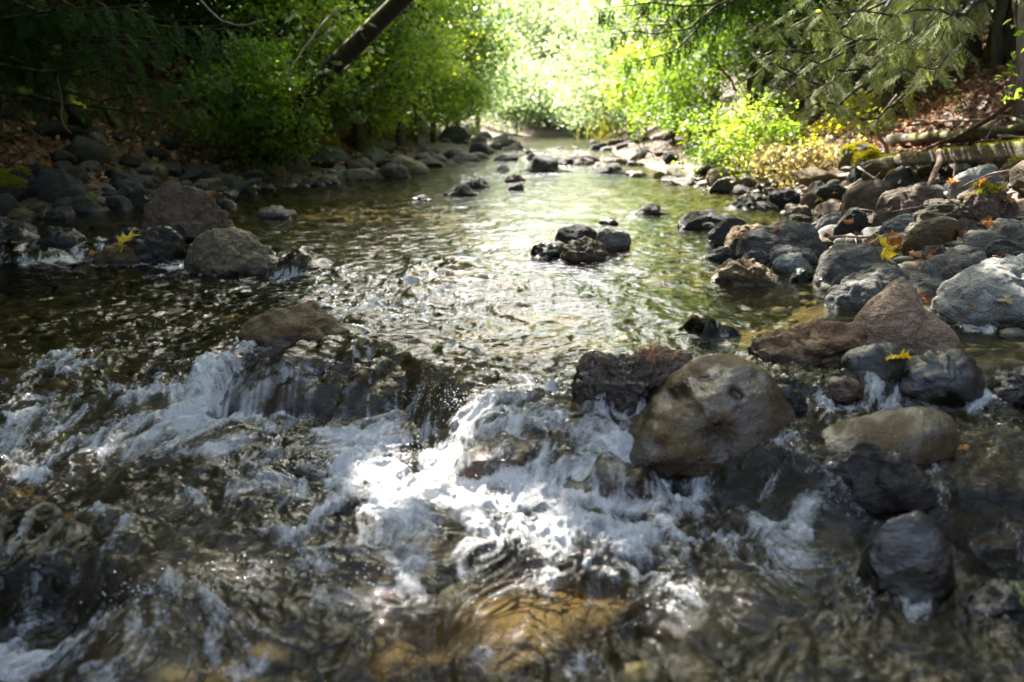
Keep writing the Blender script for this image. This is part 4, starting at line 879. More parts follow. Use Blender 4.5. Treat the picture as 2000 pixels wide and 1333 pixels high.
def broadleaf(label, base, H, crad, zlow, ncl, nleaf, ls, mat, rs, lean=(0, 0), group=None, flat=.5, barkm=None, tr=None, name='broadleaf_tree', csz=.42, cat='tree', nb=6):
    base = np.array(base, float); r = root(name, label, cat, base, group); top = base + [lean[0], lean[1], H]
    P = wiggle(base - [0, 0, .25], top, 14, .05, int(rs.integers(1e6))); rad = tr or H * .016
    V, Fc = tube(P, np.linspace(rad, rad * .25, 14), 9, .15, 2); child('trunk', V, Fc, barkm or M_BARK, r, base)
    q = unit(rs.normal(size=(ncl, 3))) * (rs.uniform(0, 1, (ncl, 1)) ** .33); zc = (zlow + H * 1.05) / 2; hz = (H * 1.05 - zlow) / 2
    ax = np.stack([np.interp(zc + q[:, 2] * hz, np.linspace(0, H, 14), P[:, k]) for k in range(2)], 1)
    cc = np.stack([ax[:, 0] + q[:, 0] * crad, ax[:, 1] + q[:, 1] * crad, base[2] + zc + q[:, 2] * hz], 1)
    for k in rs.choice(ncl, min(nb, ncl), replace=False):
        t0 = np.clip((cc[k, 2] - base[2]) / H * .7, .1, .9); s_ = np.array([np.interp(t0 * 13, np.arange(14), P[:, j]) for j in range(3)])
        V, Fc = tube(wiggle(s_, cc[k], 8, .08, int(k)), np.linspace(rad * .4, rad * .08, 8), 6, .1, 1); child('branch', V, Fc, barkm or M_BARK, r, base)
    n = ncl * nleaf; pos = np.repeat(cc, nleaf, 0) + rs.normal(size=(n, 3)) * np.array([csz, csz, csz * flat]) * np.repeat(rs.uniform(.6, 1.3, ncl), nleaf)[:, None]
    pos[:, 2] = np.maximum(pos[:, 2], terrain(pos[:, 0], pos[:, 1]) + .03)
    keep = (pos[:, 2] > level(pos[:, 0], pos[:, 1]) + .1); pos = pos[keep]; n = len(pos)
    nr = rs.normal(size=(n, 3)) * .55 + [0, 0, 1.0]
    V, Fc, rn = leaves(pos, nr, ls * rs.uniform(.6, 1.3, n), rs, aspect=.75)
    rn = np.clip(rn * .4 + .6 * np.repeat(rs.uniform(0, 1, ncl), nleaf)[keep], 0, 1)
    child('crown', V, Fc, mat, r, base, rn); return r
rs = np.random.default_rng(99)
def gz(x, y): return float(terrain(x, y))

# ------------------------------------------------------------------ added trees, unseen crowns shaped to shade the near stream
LIT = []
def sunspot(px, py, rx, ry, dens=0.0):
    p = ground_hit(px, py); g = p - SUN * (p[2] / SUN[2]); LIT.append((g[0], g[1], rx, ry, dens))
for a in ((200, 205, .5, .3), (375, 245, .35, .3), (590, 205, .5, .5), (640, 240, .5, .5), (780, 230, .8, .8), (700, 270, .5, .5),
          (1800, 200, 1.1, .8), (1930, 240, .8, .6), (1600, 260, .9, .8), (1500, 310, .8, .9), (1430, 290, .8, 1.2), (1400, 350, .5, .7), (1690, 360, .16, .2), (1850, 425, .22, .12), (1780, 440, .14, .1), (1640, 530, .16, .08), (1735, 500, .16, .1),
          (1960, 590, .10, .22), (1720, 610, .10, .08), (1560, 560, .3, .2), (1320, 480, .4, .25), (1230, 690, .13, .1), (1560, 665, .16, .08), (1380, 715, .10, .05),
          (760, 890, .22, .14), (860, 960, .28, .16), (1000, 1000, .3, .14), (1150, 1040, .25, .12), (700, 780, .14, .1), (900, 780, .12, .08),
          (60, 880, .25, .12), (200, 910, .2, .07), (1130, 1110, .30, .10), (880, 1200, .30, .06), (600, 1120, .38, .11), (480, 1200, .25, .07), (1060, 1270, .2, .05), (350, 1060, .22, .08), (150, 860, .3, .1), (1300, 1060, .12, .06), (350, 900, .1, .05), (1000, 1290, .2, .05), (220, 1240, .1, .06), (40, 990, .12, .06), (1680, 800, .15, .04), (1900, 860, .14, .05),
          (440, 470, .10, .12), (1400, 740, .08, .04)):
    sunspot(*a)
for a in ((1450, 590, .5, .3), (1250, 600, .35, .2), (1480, 560, .4, .2), (1900, 415, .22, .12), (1555, 455, .12, .06), (1690, 375, .22, .14), (1950, 470, .2, .1), (1640, 430, .15, .1), (1820, 385, .2, .12), (1490, 380, .3, .2), (1590, 655, .14, .06), (1745, 620, .08, .06), (1990, 560, .16, .14)): sunspot(*a)
for a in ((1500, 110, 6.9), (1620, 100, 6.7), (1740, 90, 6.5), (1450, 160, 6.8), (620, 120, 11.4), (560, 170, 11.3), (700, 160, 12), (1300, 470, 6.2), (1000, 560, 4.6)):
    p = at(*a); g = p - SUN * (p[2] / SUN[2]); LIT.append((g[0], g[1], .5, .5, .12))
def shade_density(gx, gy):
    D = np.ones_like(gx)
    D = np.where((gy > 4.6) & (gx > 1.1), .45, D); D = np.where(gy > 7, np.where(gx > 1.2, .22, np.where(gx > -1.6, .15, 1.0)), D)
    D = np.where((gy > 11.5) & (gx > -2.2), .05, D); D = np.where((gy > 15), np.where(gx < -4, .5, 0), D)
    D = D * (0.72 + 0.6 * (n2(gx * 1.3, gy * 1.3, 7) > -.25))
    for x0, y0, rx, ry, d in LIT:
        q = ((gx - x0) / rx) ** 2 + ((gy - y0) / ry) ** 2
        D = np.where(q < 1 + .5 * n2(gx * 4, gy * 4, 8), D * d, D)
    return D
def added_canopy():
    extra = []
    for px, py, rx, ry, m in ((1390, 800, .30, .25, 420), (1720, 850, .22, .14, 200), (1750, 950, .2, .15, 140), (620, 740, .3, .12, 120), (600, 650, .2, .12, 100)):  # extra unseen leaves added to shade the boulders
        h = ground_hit(px, py); h = h - SUN * (h[2] / SUN[2]); extra.append(np.stack([h[0] + rs.normal(size=m) * rx * .6, h[1] + rs.normal(size=m) * ry * .6 + .1, np.zeros(m)], 1) + SUN * (rs.uniform(4.8, 7.5, m) / SUN[2])[:, None])
    m = 15000; q = np.stack([rs.uniform(-10, -2.2, m), rs.uniform(3, 20, m), rs.uniform(4.6, 8.5, m)], 1); q = q[~((np.abs(np.arctan2(q[:, 0] - .2, q[:, 1] - 5)) < .3) & (q[:, 1] > 6))]  # more unseen leaves added to darken the left bank
    g = q - SUN * (q[:, 2] / SUN[2])[:, None]; keep = np.ones(len(q), bool)
    for x0, y0, rx, ry, d in LIT: keep &= ((g[:, 0] - x0) / rx) ** 2 + ((g[:, 1] - y0) / ry) ** 2 > 1
    extra.append(q[keep])
    N = 36000; gx = rs.uniform(-9, 5.5, N); gy = rs.uniform(-1.5, 17, N); zz = rs.uniform(4.6, 9.5, N)
    k = rs.uniform(0, 1, N) < shade_density(gx, gy); gx, gy, zz = gx[k], gy[k], zz[k]
    p = np.stack([gx, gy, np.zeros_like(gx)], 1) + SUN * (zz / SUN[2])[:, None]  # leaves set along sun rays from each spot to be shaded
    p = np.concatenate([p] + extra[:-1]); 
    # leave the sky open over the middle of the stream, where light comes down
    az = np.arctan2(p[:, 0] - .2, p[:, 1] - 5); el = np.arctan2(p[:, 2], np.hypot(p[:, 0] - .2, p[:, 1] - 5))
    p = p[~((np.abs(az - .04) < .42) & (el < R(46)) & (rs.uniform(0, 1, len(p)) < .85) & (p[:, 1] > 6))]
    p = np.concatenate([p, extra[-1]])
    base = [(-5.8, 5.5, 'maple added on the near left bank, its unseen crown shading the left pool'), (-6.4, 10.5, 'maple added behind the left cedar, its unseen crown shading the stream'), (-5.6, 17.5, 'maple added above the left shore beyond the dark cedar, its unseen crown giving shade'),
            (4.6, 6.0, 'maple added on the right bank above the huge pale boulder, its unseen crown giving shade'), (5.6, 11.0, 'maple added behind the right cedar, its unseen crown giving shade'), (-7.5, 1.0, 'maple added on the left bank beside the camera, its unseen crown giving shade'), (4.9, 15.5, 'maple added on the right bank beyond the dry shrub, its unseen crown giving shade')]
    B = np.array([b[:2] for b in base]); who = np.argmin(((p[:, None, :2] - B[None]) ** 2).sum(2), 1)
    for i, (bx, by, lb) in enumerate(base):
        q = p[who == i]
        if len(q) < 20: continue
        b0 = np.array([bx, by, gz(bx, by)]); r = root('added_maple_tree', lb, 'tree', b0, 'maples added on the banks for shade')
        ct = q.mean(0); top = b0 * .75 + ct * .25; top[2] = 10.5
        P = wiggle(b0 - [0, 0, .3], top, 14, .03, i); V, Fc = tube(P, np.linspace(.17, .06, 14), 12, .1, i); child('trunk', V, Fc, M_BARKD if i < 3 else M_BARK, r, b0)
        for j in range(8):
            e = q[int(rs.integers(len(q)))]; s_ = P[7 + j // 2 if j < 12 else 12]
            if e[2] < s_[2] - 1.5: s_ = P[6]
            V, Fc = tube(wiggle(s_, e, 10, .06, j + i * 9, -.04), np.linspace(.055, .012, 10), 7, .1, j); child('branch', V, Fc, M_BARK, r, b0)
        V, Fc, rn = leaves(q, rs.normal(size=q.shape) * .45 + [0, 0, 1.0] + SUN * .5, rs.uniform(.15, .27, len(q)), rs, aspect=.85)
        child('crown', V, Fc, M_MID, r, b0, rn)
added_canopy()

# ------------------------------------------------------------------ right cedar, drooping sprays coloured pale for sunlight
b0 = ground_hit(1945, 112); Yb = b0[1]
lim = []
for (x1, y1, Y1) in ((1432, 168, 6.6), (1470, 118, 6.9), (1505, 60, 7.2), (1520, 20, 7.5), (1555, 222, 6.9), (1590, 170, 6.5), (1560, 110, 6.6), (1625, 60, 6.6), (1660, 100, 6.4), (1700, 150, 6.7), (1600, 10, 6.8), (1680, 20, 6.5), (1725, 70, 6.3), (1790, 130, 6.2), (1760, 20, 6.6), (1850, 50, 6.5), (1500, 170, 7.4), (1450, 60, 8.0), (1420, 100, 8.2), (1640, 200, 7.6), (1580, 60, 7.6), (1810, 10, 6.1), (1690, -30, 6.6), (1540, -20, 7.4), (1800, 70, 6.8), (1480, 205, 7.2), (1740, 110, 6.9)):
    p1 = at(x1, y1, Y1); st = np.array([b0[0] - .1, Yb, min(p1[2] + rs.uniform(.3, 1.5) + .22 * abs(p1[0] - b0[0]), 5.5)])
    m_ = st + (p1 - st) * .35; lim.append((m_ + [0, 0, .12], p1)); 
conifer('cedar on the right bank with pale sunlit drooping sprays hanging towards the stream', b0, b0 + [.5, .4, 6.5], .15, lim, M_CEDAR, 24, .27, rs, hang=.8, start=.0, K=12)
for (x, y, x2, lb) in ((1975, 120, 2010, 'dark leaning trunk second from the right edge on the leaf covered slope'), (1905, 108, 1865, 'dark trunk leaning left on the leaf covered slope')):
    q = ground_hit(x, y); t_ = at(x2, -60, q[1]); t2 = t_ + (t_ - q) * 3.5
    r = root('tree', lb, 'tree', q); V, Fc = tube(np.array([q - [0, 0, .3], q + (t_ - q) * .5, t_, t_ + (t2 - t_) * .5, t2]), [.17, .14, .12, .1, .06], 12, .08, 5); child('trunk', V, Fc, M_BARK, r, q)
    cc = t2 + rs.normal(size=(1500, 3)) * [1.1, 1.1, .6]; V, Fc, rn = leaves(cc, rs.normal(size=cc.shape) * .5 + [0, 0, 1], rs.uniform(.1, .2, 1500), rs); child('crown', V, Fc, M_MID, r, q, rn)
q = ground_hit(1988, 240); t_ = at(2000, -80, q[1] + .05)
r = root('tree', 'thin pale stem rising along the right edge with sprouting leaves', 'tree', q); V, Fc = tube(np.array([q - [0, 0, .2], q + (t_ - q) * .5 + [.01, 0, 0], t_, t_ + [.1, .1, 2.5]]), [.05, .042, .038, .02], 10, .06, 5); child('trunk', V, Fc, M_STICK, r, q)
cc = np.concatenate([t_ + [.1, .1, 2.4] + rs.normal(size=(500, 3)) * .5, np.array([at(1985 + a * 12, b_, 6.5) for a, b_ in zip(rs.normal(size=26), rs.uniform(0, 200, 26))])])
V, Fc, rn = leaves(cc, rs.normal(size=cc.shape) * .6 + [0, 0, 1], rs.uniform(.04, .08, len(cc)), rs); child('crown', V, Fc, M_BRIGHT, r, q, rn)

# dark bough hanging over the middle
b1 = np.array([4.4, 12.0, gz(4.4, 12.0)])
lim = [(np.array([3.9, 11.6, 2.9 + .25 * k]), at(x, y, Y)) for k, (x, y, Y) in enumerate(((1165, 20, 9.5), (1190, 70, 9.6), (1215, 125, 9.8), (1240, 50, 9.9), (1285, 95, 10.4), (1260, 10, 9.6), (1330, 60, 10.6), (1380, 100, 11), (1400, 40, 10.6), (1180, -15, 9.4), (1310, 0, 10), (1360, 130, 11)))]
conifer('dark hemlock whose boughs hang into the gap right of centre', b1, b1 + [.3, .3, 7], .16, lim, M_CEDAR_SHADED, 30, .27, rs, hang=.9, start=.3)

# left dark cedar
b2 = np.array([-6.4, 10.6, gz(-6.4, 10.6)]); lim = []
for (x, y, Y) in ((250, 60, 8.4), (300, 120, 8.6), (350, 90, 8.3), (400, 150, 8.6), (440, 110, 8.5), (470, 180, 9.2), (380, 40, 8.2), (450, 50, 8.4), (320, 20, 8.3), (500, 90, 9.0), (510, 30, 9.0), (230, 110, 9.2), (180, 50, 9.0), (420, 200, 9.6), (280, 10, 8.0), (150, 15, 8.8), (480, 140, 9.4), (360, 170, 9.6), (90, 40, 9), (40, 20, 9.2), (540, 60, 9.6)):
    p1 = at(x, y, Y); lim.append((np.array([b2[0] + .2, b2[1] - .3, p1[2] + rs.uniform(.4, 1.2)]), p1))
conifer('dark cedar overhanging the shaded left shore', b2, b2 + [.2, .2, 8], .20, lim, M_CEDAR_SHADED, 26, .30, rs, hang=.9, start=.2)
b5 = np.array([-5.6, 6.6, gz(-5.6, 6.6)]); lim = []  # unseen tree added to darken the left shore and its water
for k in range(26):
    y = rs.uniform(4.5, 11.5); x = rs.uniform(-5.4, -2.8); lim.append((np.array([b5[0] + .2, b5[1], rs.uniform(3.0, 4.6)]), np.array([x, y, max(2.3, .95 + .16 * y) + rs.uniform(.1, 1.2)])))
conifer('unseen hemlock added on the near left bank to shade the still left water', b5, b5 + [0, 0, 8], .2, lim, M_CEDAR_SHADED, 30, .42, rs, hang=.6, start=.1)
# left conifer catching some sun, with the leaning trunk
b3 = ground_hit(640, 236); b3 = np.array([b3[0] - .5, b3[1], gz(b3[0] - .5, b3[1])]); tp = at(812, -25, b3[1] - .3); lim = []
for (x, y, Y) in ((560, 60, 11.5), (600, 110, 11.3), (640, 60, 11.5), (690, 110, 11.6), (700, 160, 12), (560, 150, 11.2), (620, 180, 11.6), (740, 90, 12), (760, 150, 12.4), (520, 110, 11), (660, 20, 11.5), (540, 200, 11.4), (600, 220, 11.6), (690, 215, 12.2), (740, 200, 12.6), (580, 20, 11.2), (720, 40, 12), (500, 180, 11), (480, 215, 11), (650, 140, 11.4)):
    p1 = at(x, y, Y); lim.append((b3 + np.array([rs.uniform(-.2, .3), -.2, max(p1[2] - b3[2], .3) + rs.uniform(.2, .7)]), p1))
r3 = conifer('sun flecked cedar on the left bank', b3 + [-.8, .4, 0], b3 + [-.9, .4, 7], .14, lim, M_CEDAR_PARTLIT, 30, .22, rs, hang=.6, start=.15)
r = root('tree', 'dark trunk leaning right over the stream from the left bank', 'tree', b3)
b3 = np.array([-3.5, 13.4, gz(-3.5, 13.4)]); tp = at(808, -25, 12.3); r.location = tuple(b3)
V, Fc = tube(np.array([b3 - [0, 0, .3], b3 + (tp - b3) * .4, b3 + (tp - b3) * .75, tp, tp + (tp - b3) * 1.2]), [.2, .13, .11, .10, .06], 12, .12, 4); child('trunk', V, Fc, M_BARKD, r, b3)
cc = tp + (tp - b3) * 1.2 + rs.normal(size=(3000, 3)) * [1.3, 1.3, .7]; V, Fc, rn = leaves(cc, rs.normal(size=cc.shape) * .5 + [0, 0, 1], rs.uniform(.09, .16, 3000), rs); child('crown', V, Fc, M_BRIGHT, r, b3, rn)

# ------------------------------------------------------------------ leafy trees and shrubs, near to far
def px_tree(px, Y, **k):
    x = at(px, 240, Y)[0]
    if Y < 13 and px < 700: x = min(x, np.interp(Y, SL[:, 1], SL[:, 0]) - .7)
    if Y > 13 and px < 1010 and Y < 50: x = min(x, np.interp(Y, SL[:, 1], SL[:, 0]) - 1.15)
    if Y > 13 and px > 1180: x = max(x, np.interp(Y, SR[:, 1], SR[:, 0]) + .8)
    return np.array([x, Y, gz(x, Y)])
TT = [  # px, Y, H, crown radius, zlow, clusters, leaves, leaf size, material, label
    (500, 15.5, 4.5, 1.5, .1, 60, 150, .085, M_SHADELEAF, 'dark leafy tree behind the left cedars'),
    (380, 14.5, 4.5, 1.7, .1, 60, 140, .085, M_SHADELEAF, 'dark leafy tree deep in the left shade'),
    (200, 13.8, 4.5, 1.8, .6, 60, 130, .085, M_SHADELEAF, 'dark leafy tree at upper left behind the mossy trunk'),
    (20, 13.0, 4.5, 1.8, .9, 60, 130, .085, M_SHADELEAF, 'dark leafy tree in the top left corner'),
    (650, 16.5, 5, 1.6, .6, 70, 150, .08, M_SHADELEAF, 'dark green tree behind the leaning trunk'),
    (720, 14.0, 3.2, 0.9, .2, 40, 130, .075, M_BRIGHT, 'bright young maple just right of the leaning trunk'),
    (560, 12.3, 1.6, .6, .1, 34, 120, .055, M_MID, 'leafy shrub hiding the foot of the leaning trunk'), (640, 12.9, 1.7, .55, .2, 34, 120, .055, M_BRIGHT, 'sunlit shrub in front of the leaning trunk'),
    (790, 17, 6, 1.4, .3, 80, 150, .085, M_BRIGHT, 'bright yellow green maple left of the gap'),
    (870, 20, 6, 1.5, .25, 80, 150, .09, M_BRIGHT, 'second bright maple, nearer the gap'),
    (905, 17.5, 2.2, .8, .25, 34, 130, .075, M_BRIGHT, 'low bright maple shrub reaching over the left shore'),
    (950, 25, 5.2, 1.7, .2, 80, 140, .10, M_MID, 'mid green tree where the left shore narrows'),
    (930, 22, 2.6, 1.0, .15, 50, 140, .08, M_BRIGHT, 'bright shrub on the left shore under the second maple'), (985, 28, 3.2, 1.2, .15, 50, 140, .10, M_BRIGHT, 'bright shrub at the far end of the left shore'),
    (1010, 47, 3.2, 1.8, .1, 60, 120, .16, M_PALE_HAZE, 'pale shrub on the rise at the end of the stream, left'), (1080, 53, 3.0, 2.2, .0, 70, 120, .18, M_PALE_HAZE, 'pale shrub on the rise at the end of the stream, middle'), (1150, 49, 3.0, 1.8, .0, 60, 120, .16, M_PALE_HAZE, 'pale shrub on the rise at the end of the stream, right'), (1100, 62, 5, 3.5, .0, 80, 120, .22, M_MID, 'green bush high on the rise behind the pale shrubs'),
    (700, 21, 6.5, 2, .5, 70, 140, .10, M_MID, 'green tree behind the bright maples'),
    (600, 22, 7, 2.4, .5, 60, 140, .11, M_SHADELEAF, 'dark tree far behind the sun flecked cedar'),
    (1000, 31, 5.0, 1.8, .3, 80, 130, .12, M_PALE_HAZE, 'pale green tree at the left end of the pale gap'),
    (985, 38, 7.5, 2.0, .2, 80, 130, .14, M_PALE_HAZE, 'pale tree at the end of the stream, left'),
    (1110, 56, 9, 3.5, .1, 90, 140, .16, M_PALE_HAZE, 'pale willow closing the view at the end of the stream'),
    (1180, 40, 7.5, 2.6, .2, 90, 130, .14, M_PALE_HAZE, 'pale tree at the end of the stream, right'),
    (1050, 60, 9, 3.8, .5, 80, 130, .18, M_PALE_HAZE, 'farthest pale tree seen between the others'),
    (1230, 30, 5, 1.8, .1, 80, 140, .11, M_PALE_HAZE, 'pale tree on the right beyond the riffle'),
    (1195, 24, 2.2, .9, .35, 40, 100, .09, M_BRIGHT, 'glowing shrub leaning over the far right shore'),
    (1270, 19, 2.0, .8, .3, 40, 95, .06, M_BRIGHT, 'glowing yellow green shrub at the right shore'),
    (1330, 17, 1.5, .6, .2, 30, 90, .055, M_MID, 'yellow green shrub right of the glowing one'),
    (1310, 22, 6, 1.7, .8, 70, 140, .09, M_MID, 'green tree above the right shore shrubs'),
    (1390, 18, 5.5, 1.5, .5, 70, 140, .08, M_MID, 'green tree in the middle of the right bank'),
    (1460, 15.5, 4.5, 1.2, .2, 60, 140, .07, M_MID, 'leafy tree behind the pale cedar sprays'),
    (1400, 13.0, .9, .45, .0, 24, 80, .05, M_MID, 'low green bush on the right bank near the shore'),
    (1480, 11.5, .9, .4, .0, 24, 80, .055, M_BRIGHT, 'small green bush under the pale cedar sprays'),
    (1560, 14.5, 4.5, 1.4, .4, 60, 140, .08, M_SHADELEAF, 'dark tree behind the pale cedar sprays'),
    (1680, 14.5, 4.5, 1.4, .5, 60, 130, .08, M_SHADELEAF, 'dark tree upslope behind the right cedar, left'),
    (1800, 13.8, 4.5, 1.4, .7, 60, 120, .08, M_SHADELEAF, 'dark tree upslope behind the right cedar, middle'),
    (1930, 13, 4.5, 1.5, .9, 60, 120, .08, M_SHADELEAF, 'dark tree upslope in the top right corner'),
    (1480, 20, 7, 2.2, .5, 60, 140, .10, M_MID, 'green tree far up the right bank'),
    (1620, 20, 7, 2.4, .5, 50, 140, .11, M_SHADELEAF, 'dark tree far up the right slope'),
    (-80, 19, 8, 3.2, .2, 110, 130, .17, M_SHADELEAF, 'dark forest tree filling the top left corner'), (130, 20, 8, 3.2, .2, 110, 130, .17, M_SHADELEAF, 'dark forest tree behind the mossy trunk at left'),
    (330, 21, 8, 3.2, .2, 110, 130, .17, M_SHADELEAF, 'dark forest tree behind the dark left cedar'), (520, 24, 8, 3.2, .2, 110, 130, .17, M_SHADELEAF, 'dark forest tree between the two left cedars'), (660, 30, 9, 3.5, .2, 110, 130, .2, M_MID, 'forest tree glimpsed behind the bright maples'),
    (1720, 22, 8, 3.2, .2, 110, 130, .17, M_SHADELEAF, 'dark forest tree behind the right cedar'), (1900, 20, 8, 3.2, .2, 110, 130, .17, M_SHADELEAF, 'dark forest tree behind the leaning right trunks'), (2060, 18, 8, 3.2, .2, 110, 130, .17, M_SHADELEAF, 'dark forest tree at the right edge of the slope'), (1500, 28, 9, 3.2, .2, 110, 130, .2, M_MID, 'forest tree behind the middle of the right bank')]
for (px, Y, H, cr, zl, nc_, nl, ls, mt, lb) in TT:
    shrub = H < 3
    broadleaf(lb, px_tree(px, Y), H, cr, zl, nc_, nl, ls, mt, rs, group=None, name='shrub' if shrub else 'broadleaf_tree', cat='shrub' if shrub else 'tree', csz=cr * .22 + .04, flat=.45, barkm=M_BARKP if mt is M_PALE_HAZE else None)
# trees further round, seen when stepping aside and mirrored in the stream
for i, (x, Y, H, cr) in enumerate(((-11, 8, 9, 3), (-10, 4.5, 9, 3), (-9.5, 12, 9, 3), (-10, 20, 10, 3), (-12, 28, 10, 3.5), (10, 5, 9, 3), (10, 13, 9, 3), (11, 21, 10, 3), (12, 29, 10, 3.5), (-10, 16, 10, 3), (-9, 24, 11, 3), (9.5, 9, 9, 3), (9.5, 17, 10, 3), (9, 25, 11, 3), (-7, 33, 10, 3), (9, 35, 10, 3), (-6, -6, 11, 3), (6, -6, 11, 3), (0.5, -11, 12, 4), (-12, 0, 10, 3), (11, 1, 10, 3))):
    broadleaf('tree standing back in the forest, out of the picture', (x, Y, gz(x, Y)), H, cr, .4, 70, 90, .30, M_SHADELEAF, rs, group='forest trees behind the banks', csz=.75, nb=4)

# ------------------------------------------------------------------ mossy root mass and trunk at far left
q = ground_hit(120, 222); r = root('tree', 'thick mossy trunk with spreading roots in the dark at far left', 'tree', q)
V, Fc = tube(np.array([q - [0, 0, .4], q + [-.02, 0, .25], q + [-.12, .1, .6], q + [-.3, .2, 1.2], q + [-.6, .3, 5]]), [.34, .22, .15, .13, .10], 28, .55, 6); child('trunk', V, Fc, M_BARKD, r, q)
for k, (dx, dz) in enumerate(((.35, -.02), (.2, -.1), (-.5, .05), (-.8, .1))):
    V, Fc = tube(wiggle(q + [dx * .4, -.15, .22], q + [dx * 1.3, -.5, dz - .1], 9, .1, k), np.linspace(.09, .02, 9), 8, .2, k); child('root', V, Fc, M_BARKD, r, q)
cc = q + np.stack([rs.normal(size=900) * .12 + .22, rs.normal(size=900) * .12 - .12, rs.uniform(.0, .5, 900)], 1)
V, Fc, rn = leaves(cc, rs.normal(size=cc.shape), rs.uniform(.012, .03, 900), rs); child('moss', V, Fc, M_MOSSF, r, q, rn)
cc = q + [-.6, .3, 5.2] + rs.normal(size=(1500, 3)) * [1.2, 1.2, .8]; V, Fc, rn = leaves(cc, rs.normal(size=cc.shape) * .5 + [0, 0, 1], rs.uniform(.12, .2, 1500), rs); child('crown', V, Fc, M_SHADELEAF, r, q, rn)
q = ground_hit(470, 240); r = root('tree_stump', 'dark mossy stump on the left bank under the cedar', 'stump', q)
V, Fc = tube(np.array([q - [0, 0, .2], q + [0, 0, .1], q + [.03, 0, .3], q + [.05, 0, .42]]), [.26, .2, .17, .14], 16, .3, 9); child('trunk', V, Fc, M_BARKD, r, q)

# ------------------------------------------------------------------ logs, beam, sticks
def stick(name, pts, r0, r1, mat, label, cat='stick', Y=None, seg=8, rough=.12, group=None, twigs=()):
    """pts: photo pixels (x, y[, depth])"""
    P = [at(p[0], p[1], p[2] if len(p) > 2 else Y) for p in pts]; P = np.array(P); t = np.linspace(0, 1, len(P)); tt = np.linspace(0, 1, max(10, len(P) * 3))
    Q = np.stack([np.interp(tt, t, P[:, k]) for k in range(3)], 1); L = np.linalg.norm(P[-1] - P[0])
    Q += .012 * L * np.stack([fbm2(tt * 5 + k, tt * 0 + pts[0][0], 2, k) for k in range(3)], 1)
    base = Q[0]; V, Fc = tube(Q, np.linspace(r0, r1, len(Q)), seg, rough, int(pts[0][0]))
    o = obj(name, mesh_np(name, V - base, Fc, mat), label=label, cat=cat, loc=base, group=group)
    for tw in twigs:
        T = np.array([at(p[0], p[1], p[2] if len(p) > 2 else Y) for p in tw]); V, Fc = tube(T, np.linspace(r1 * .8, r1 * .3, len(T)), 5, .1, 2); child('twig', V, Fc, mat, o, base)
    return o
def yg(px, py, lift=10): return ground_hit(px, py + lift)[1] - .06
Yl = ground_hit(1800, 292)[1]
print('log depth', Yl, ground_hit(1800, 330)[1], ground_hit(1700, 330)[1], ground_hit(1990, 330)[1])
stick('log', [(1737, 277, yg(1737, 277, 16)), (1850, 270, yg(1850, 270, 16)), (1950, 258, yg(1950, 258, 16)), (2060, 250, yg(2060, 250, 16))], .062, .055, M_WOOD, 'thick dark fallen log with a blunt end lying along the right bank', 'log', seg=14)
stick('branch', [(1800, 295, yg(1800, 295, 8)), (1880, 262, yg(1880, 270, 20)), (1945, 225, yg(1945, 265, 20)), (2005, 172, yg(2005, 250, 16))], .014, .032, M_STICKR, 'long dark branch leaning up to the right across the fallen log', 'branch')
stick('branch', [(a_, b_, yg(1930, 290, 6)) for a_, b_ in ((1920, 284), (1945, 235), (1980, 185), (1990, 150))], .006, .012, M_STICK, 'thin upright branch crossing the fallen log near the right edge', 'branch')
stick('branch', [(1718, 250, yg(1718, 250, 4)), (1800, 238, yg(1800, 238, 4)), (1900, 236, yg(1900, 236, 4)), (2010, 228, yg(2010, 228, 4))], .012, .016, M_STICK, 'grey branch lying level behind the fallen log', 'branch', twigs=[[(1780, 232, Yl + .2), (1830, 245, Yl + .1)]])
stick('branch', [(1975, 232, yg(1975, 250)), (2030, 248, yg(2030, 262))], .018, .02, M_STICK, 'short pale broken limb at the right edge above the log', 'branch')
stick('branch', [(1950, 266, yg(1950, 272, 18)), (2040, 272, yg(2040, 272, 18))], .014, .016, M_STICK, 'pale stick lying on the log at the right edge', 'branch')
stick('branch', [(a_, b_, yg(1736, 300, 4)) for a_, b_ in ((1736, 303), (1728, 282), (1715, 262), (1712, 240), (1722, 222), (1752, 185))], .022, .010, M_STICK, 'curved grey root like branch standing at the end of the log', 'branch')
stick('branch', [(1672, 222, yg(1672, 222, 3)), (1705, 197, yg(1672, 222, 3))], .018, .02, M_STICK, 'short sawn pale stub poking up behind the yellow saplings', 'branch')
stick('branch', [(1812, 375, 5.9), (1822, 345, 6.0), (1835, 318, 6.1), (1834, 296, 6.3)], .016, .02, M_STICKR, 'reddish branch propped against the old beam', 'branch')
stick('branch', [(1862, 352, 6.0), (1866, 325, 6.05), (1862, 300, 6.1)], .006, .005, M_STICKR, 'thin reddish twig hanging under the old beam', 'branch')
stick('branch', [(1676, 327, 6.6), (1697, 342, 6.4), (1712, 350, 6.3)], .008, .006, M_STICK, 'thin grey stick sloping below the moss cushion', 'stick', twigs=[[(1708, 349, 6.3), (1719, 337, 6.3)]])
stick('branch', [(1618, 464, 5.3), (1650, 462, 5.25), (1706, 465, 5.2)], .008, .006, M_STICK, 'pale grey stick lying on the rocks left of the egg shaped rock', 'stick', twigs=[[(1670, 464, 5.25), (1673, 478, 5.1)], [(1655, 463, 5.25), (1650, 478, 5.1)]])
stick('branch', [(1697, 478, 5.0), (1728, 460, 5.1)], .009, .008, M_STICK, 'short stick leaning beside the upright yellow leaf', 'stick')
stick('branch', [(1852, 400, 5.6), (1878, 388, 5.6), (1895, 372, 5.7)], .007, .009, M_STICK, 'pale splintered stick on the ridged rock', 'stick')
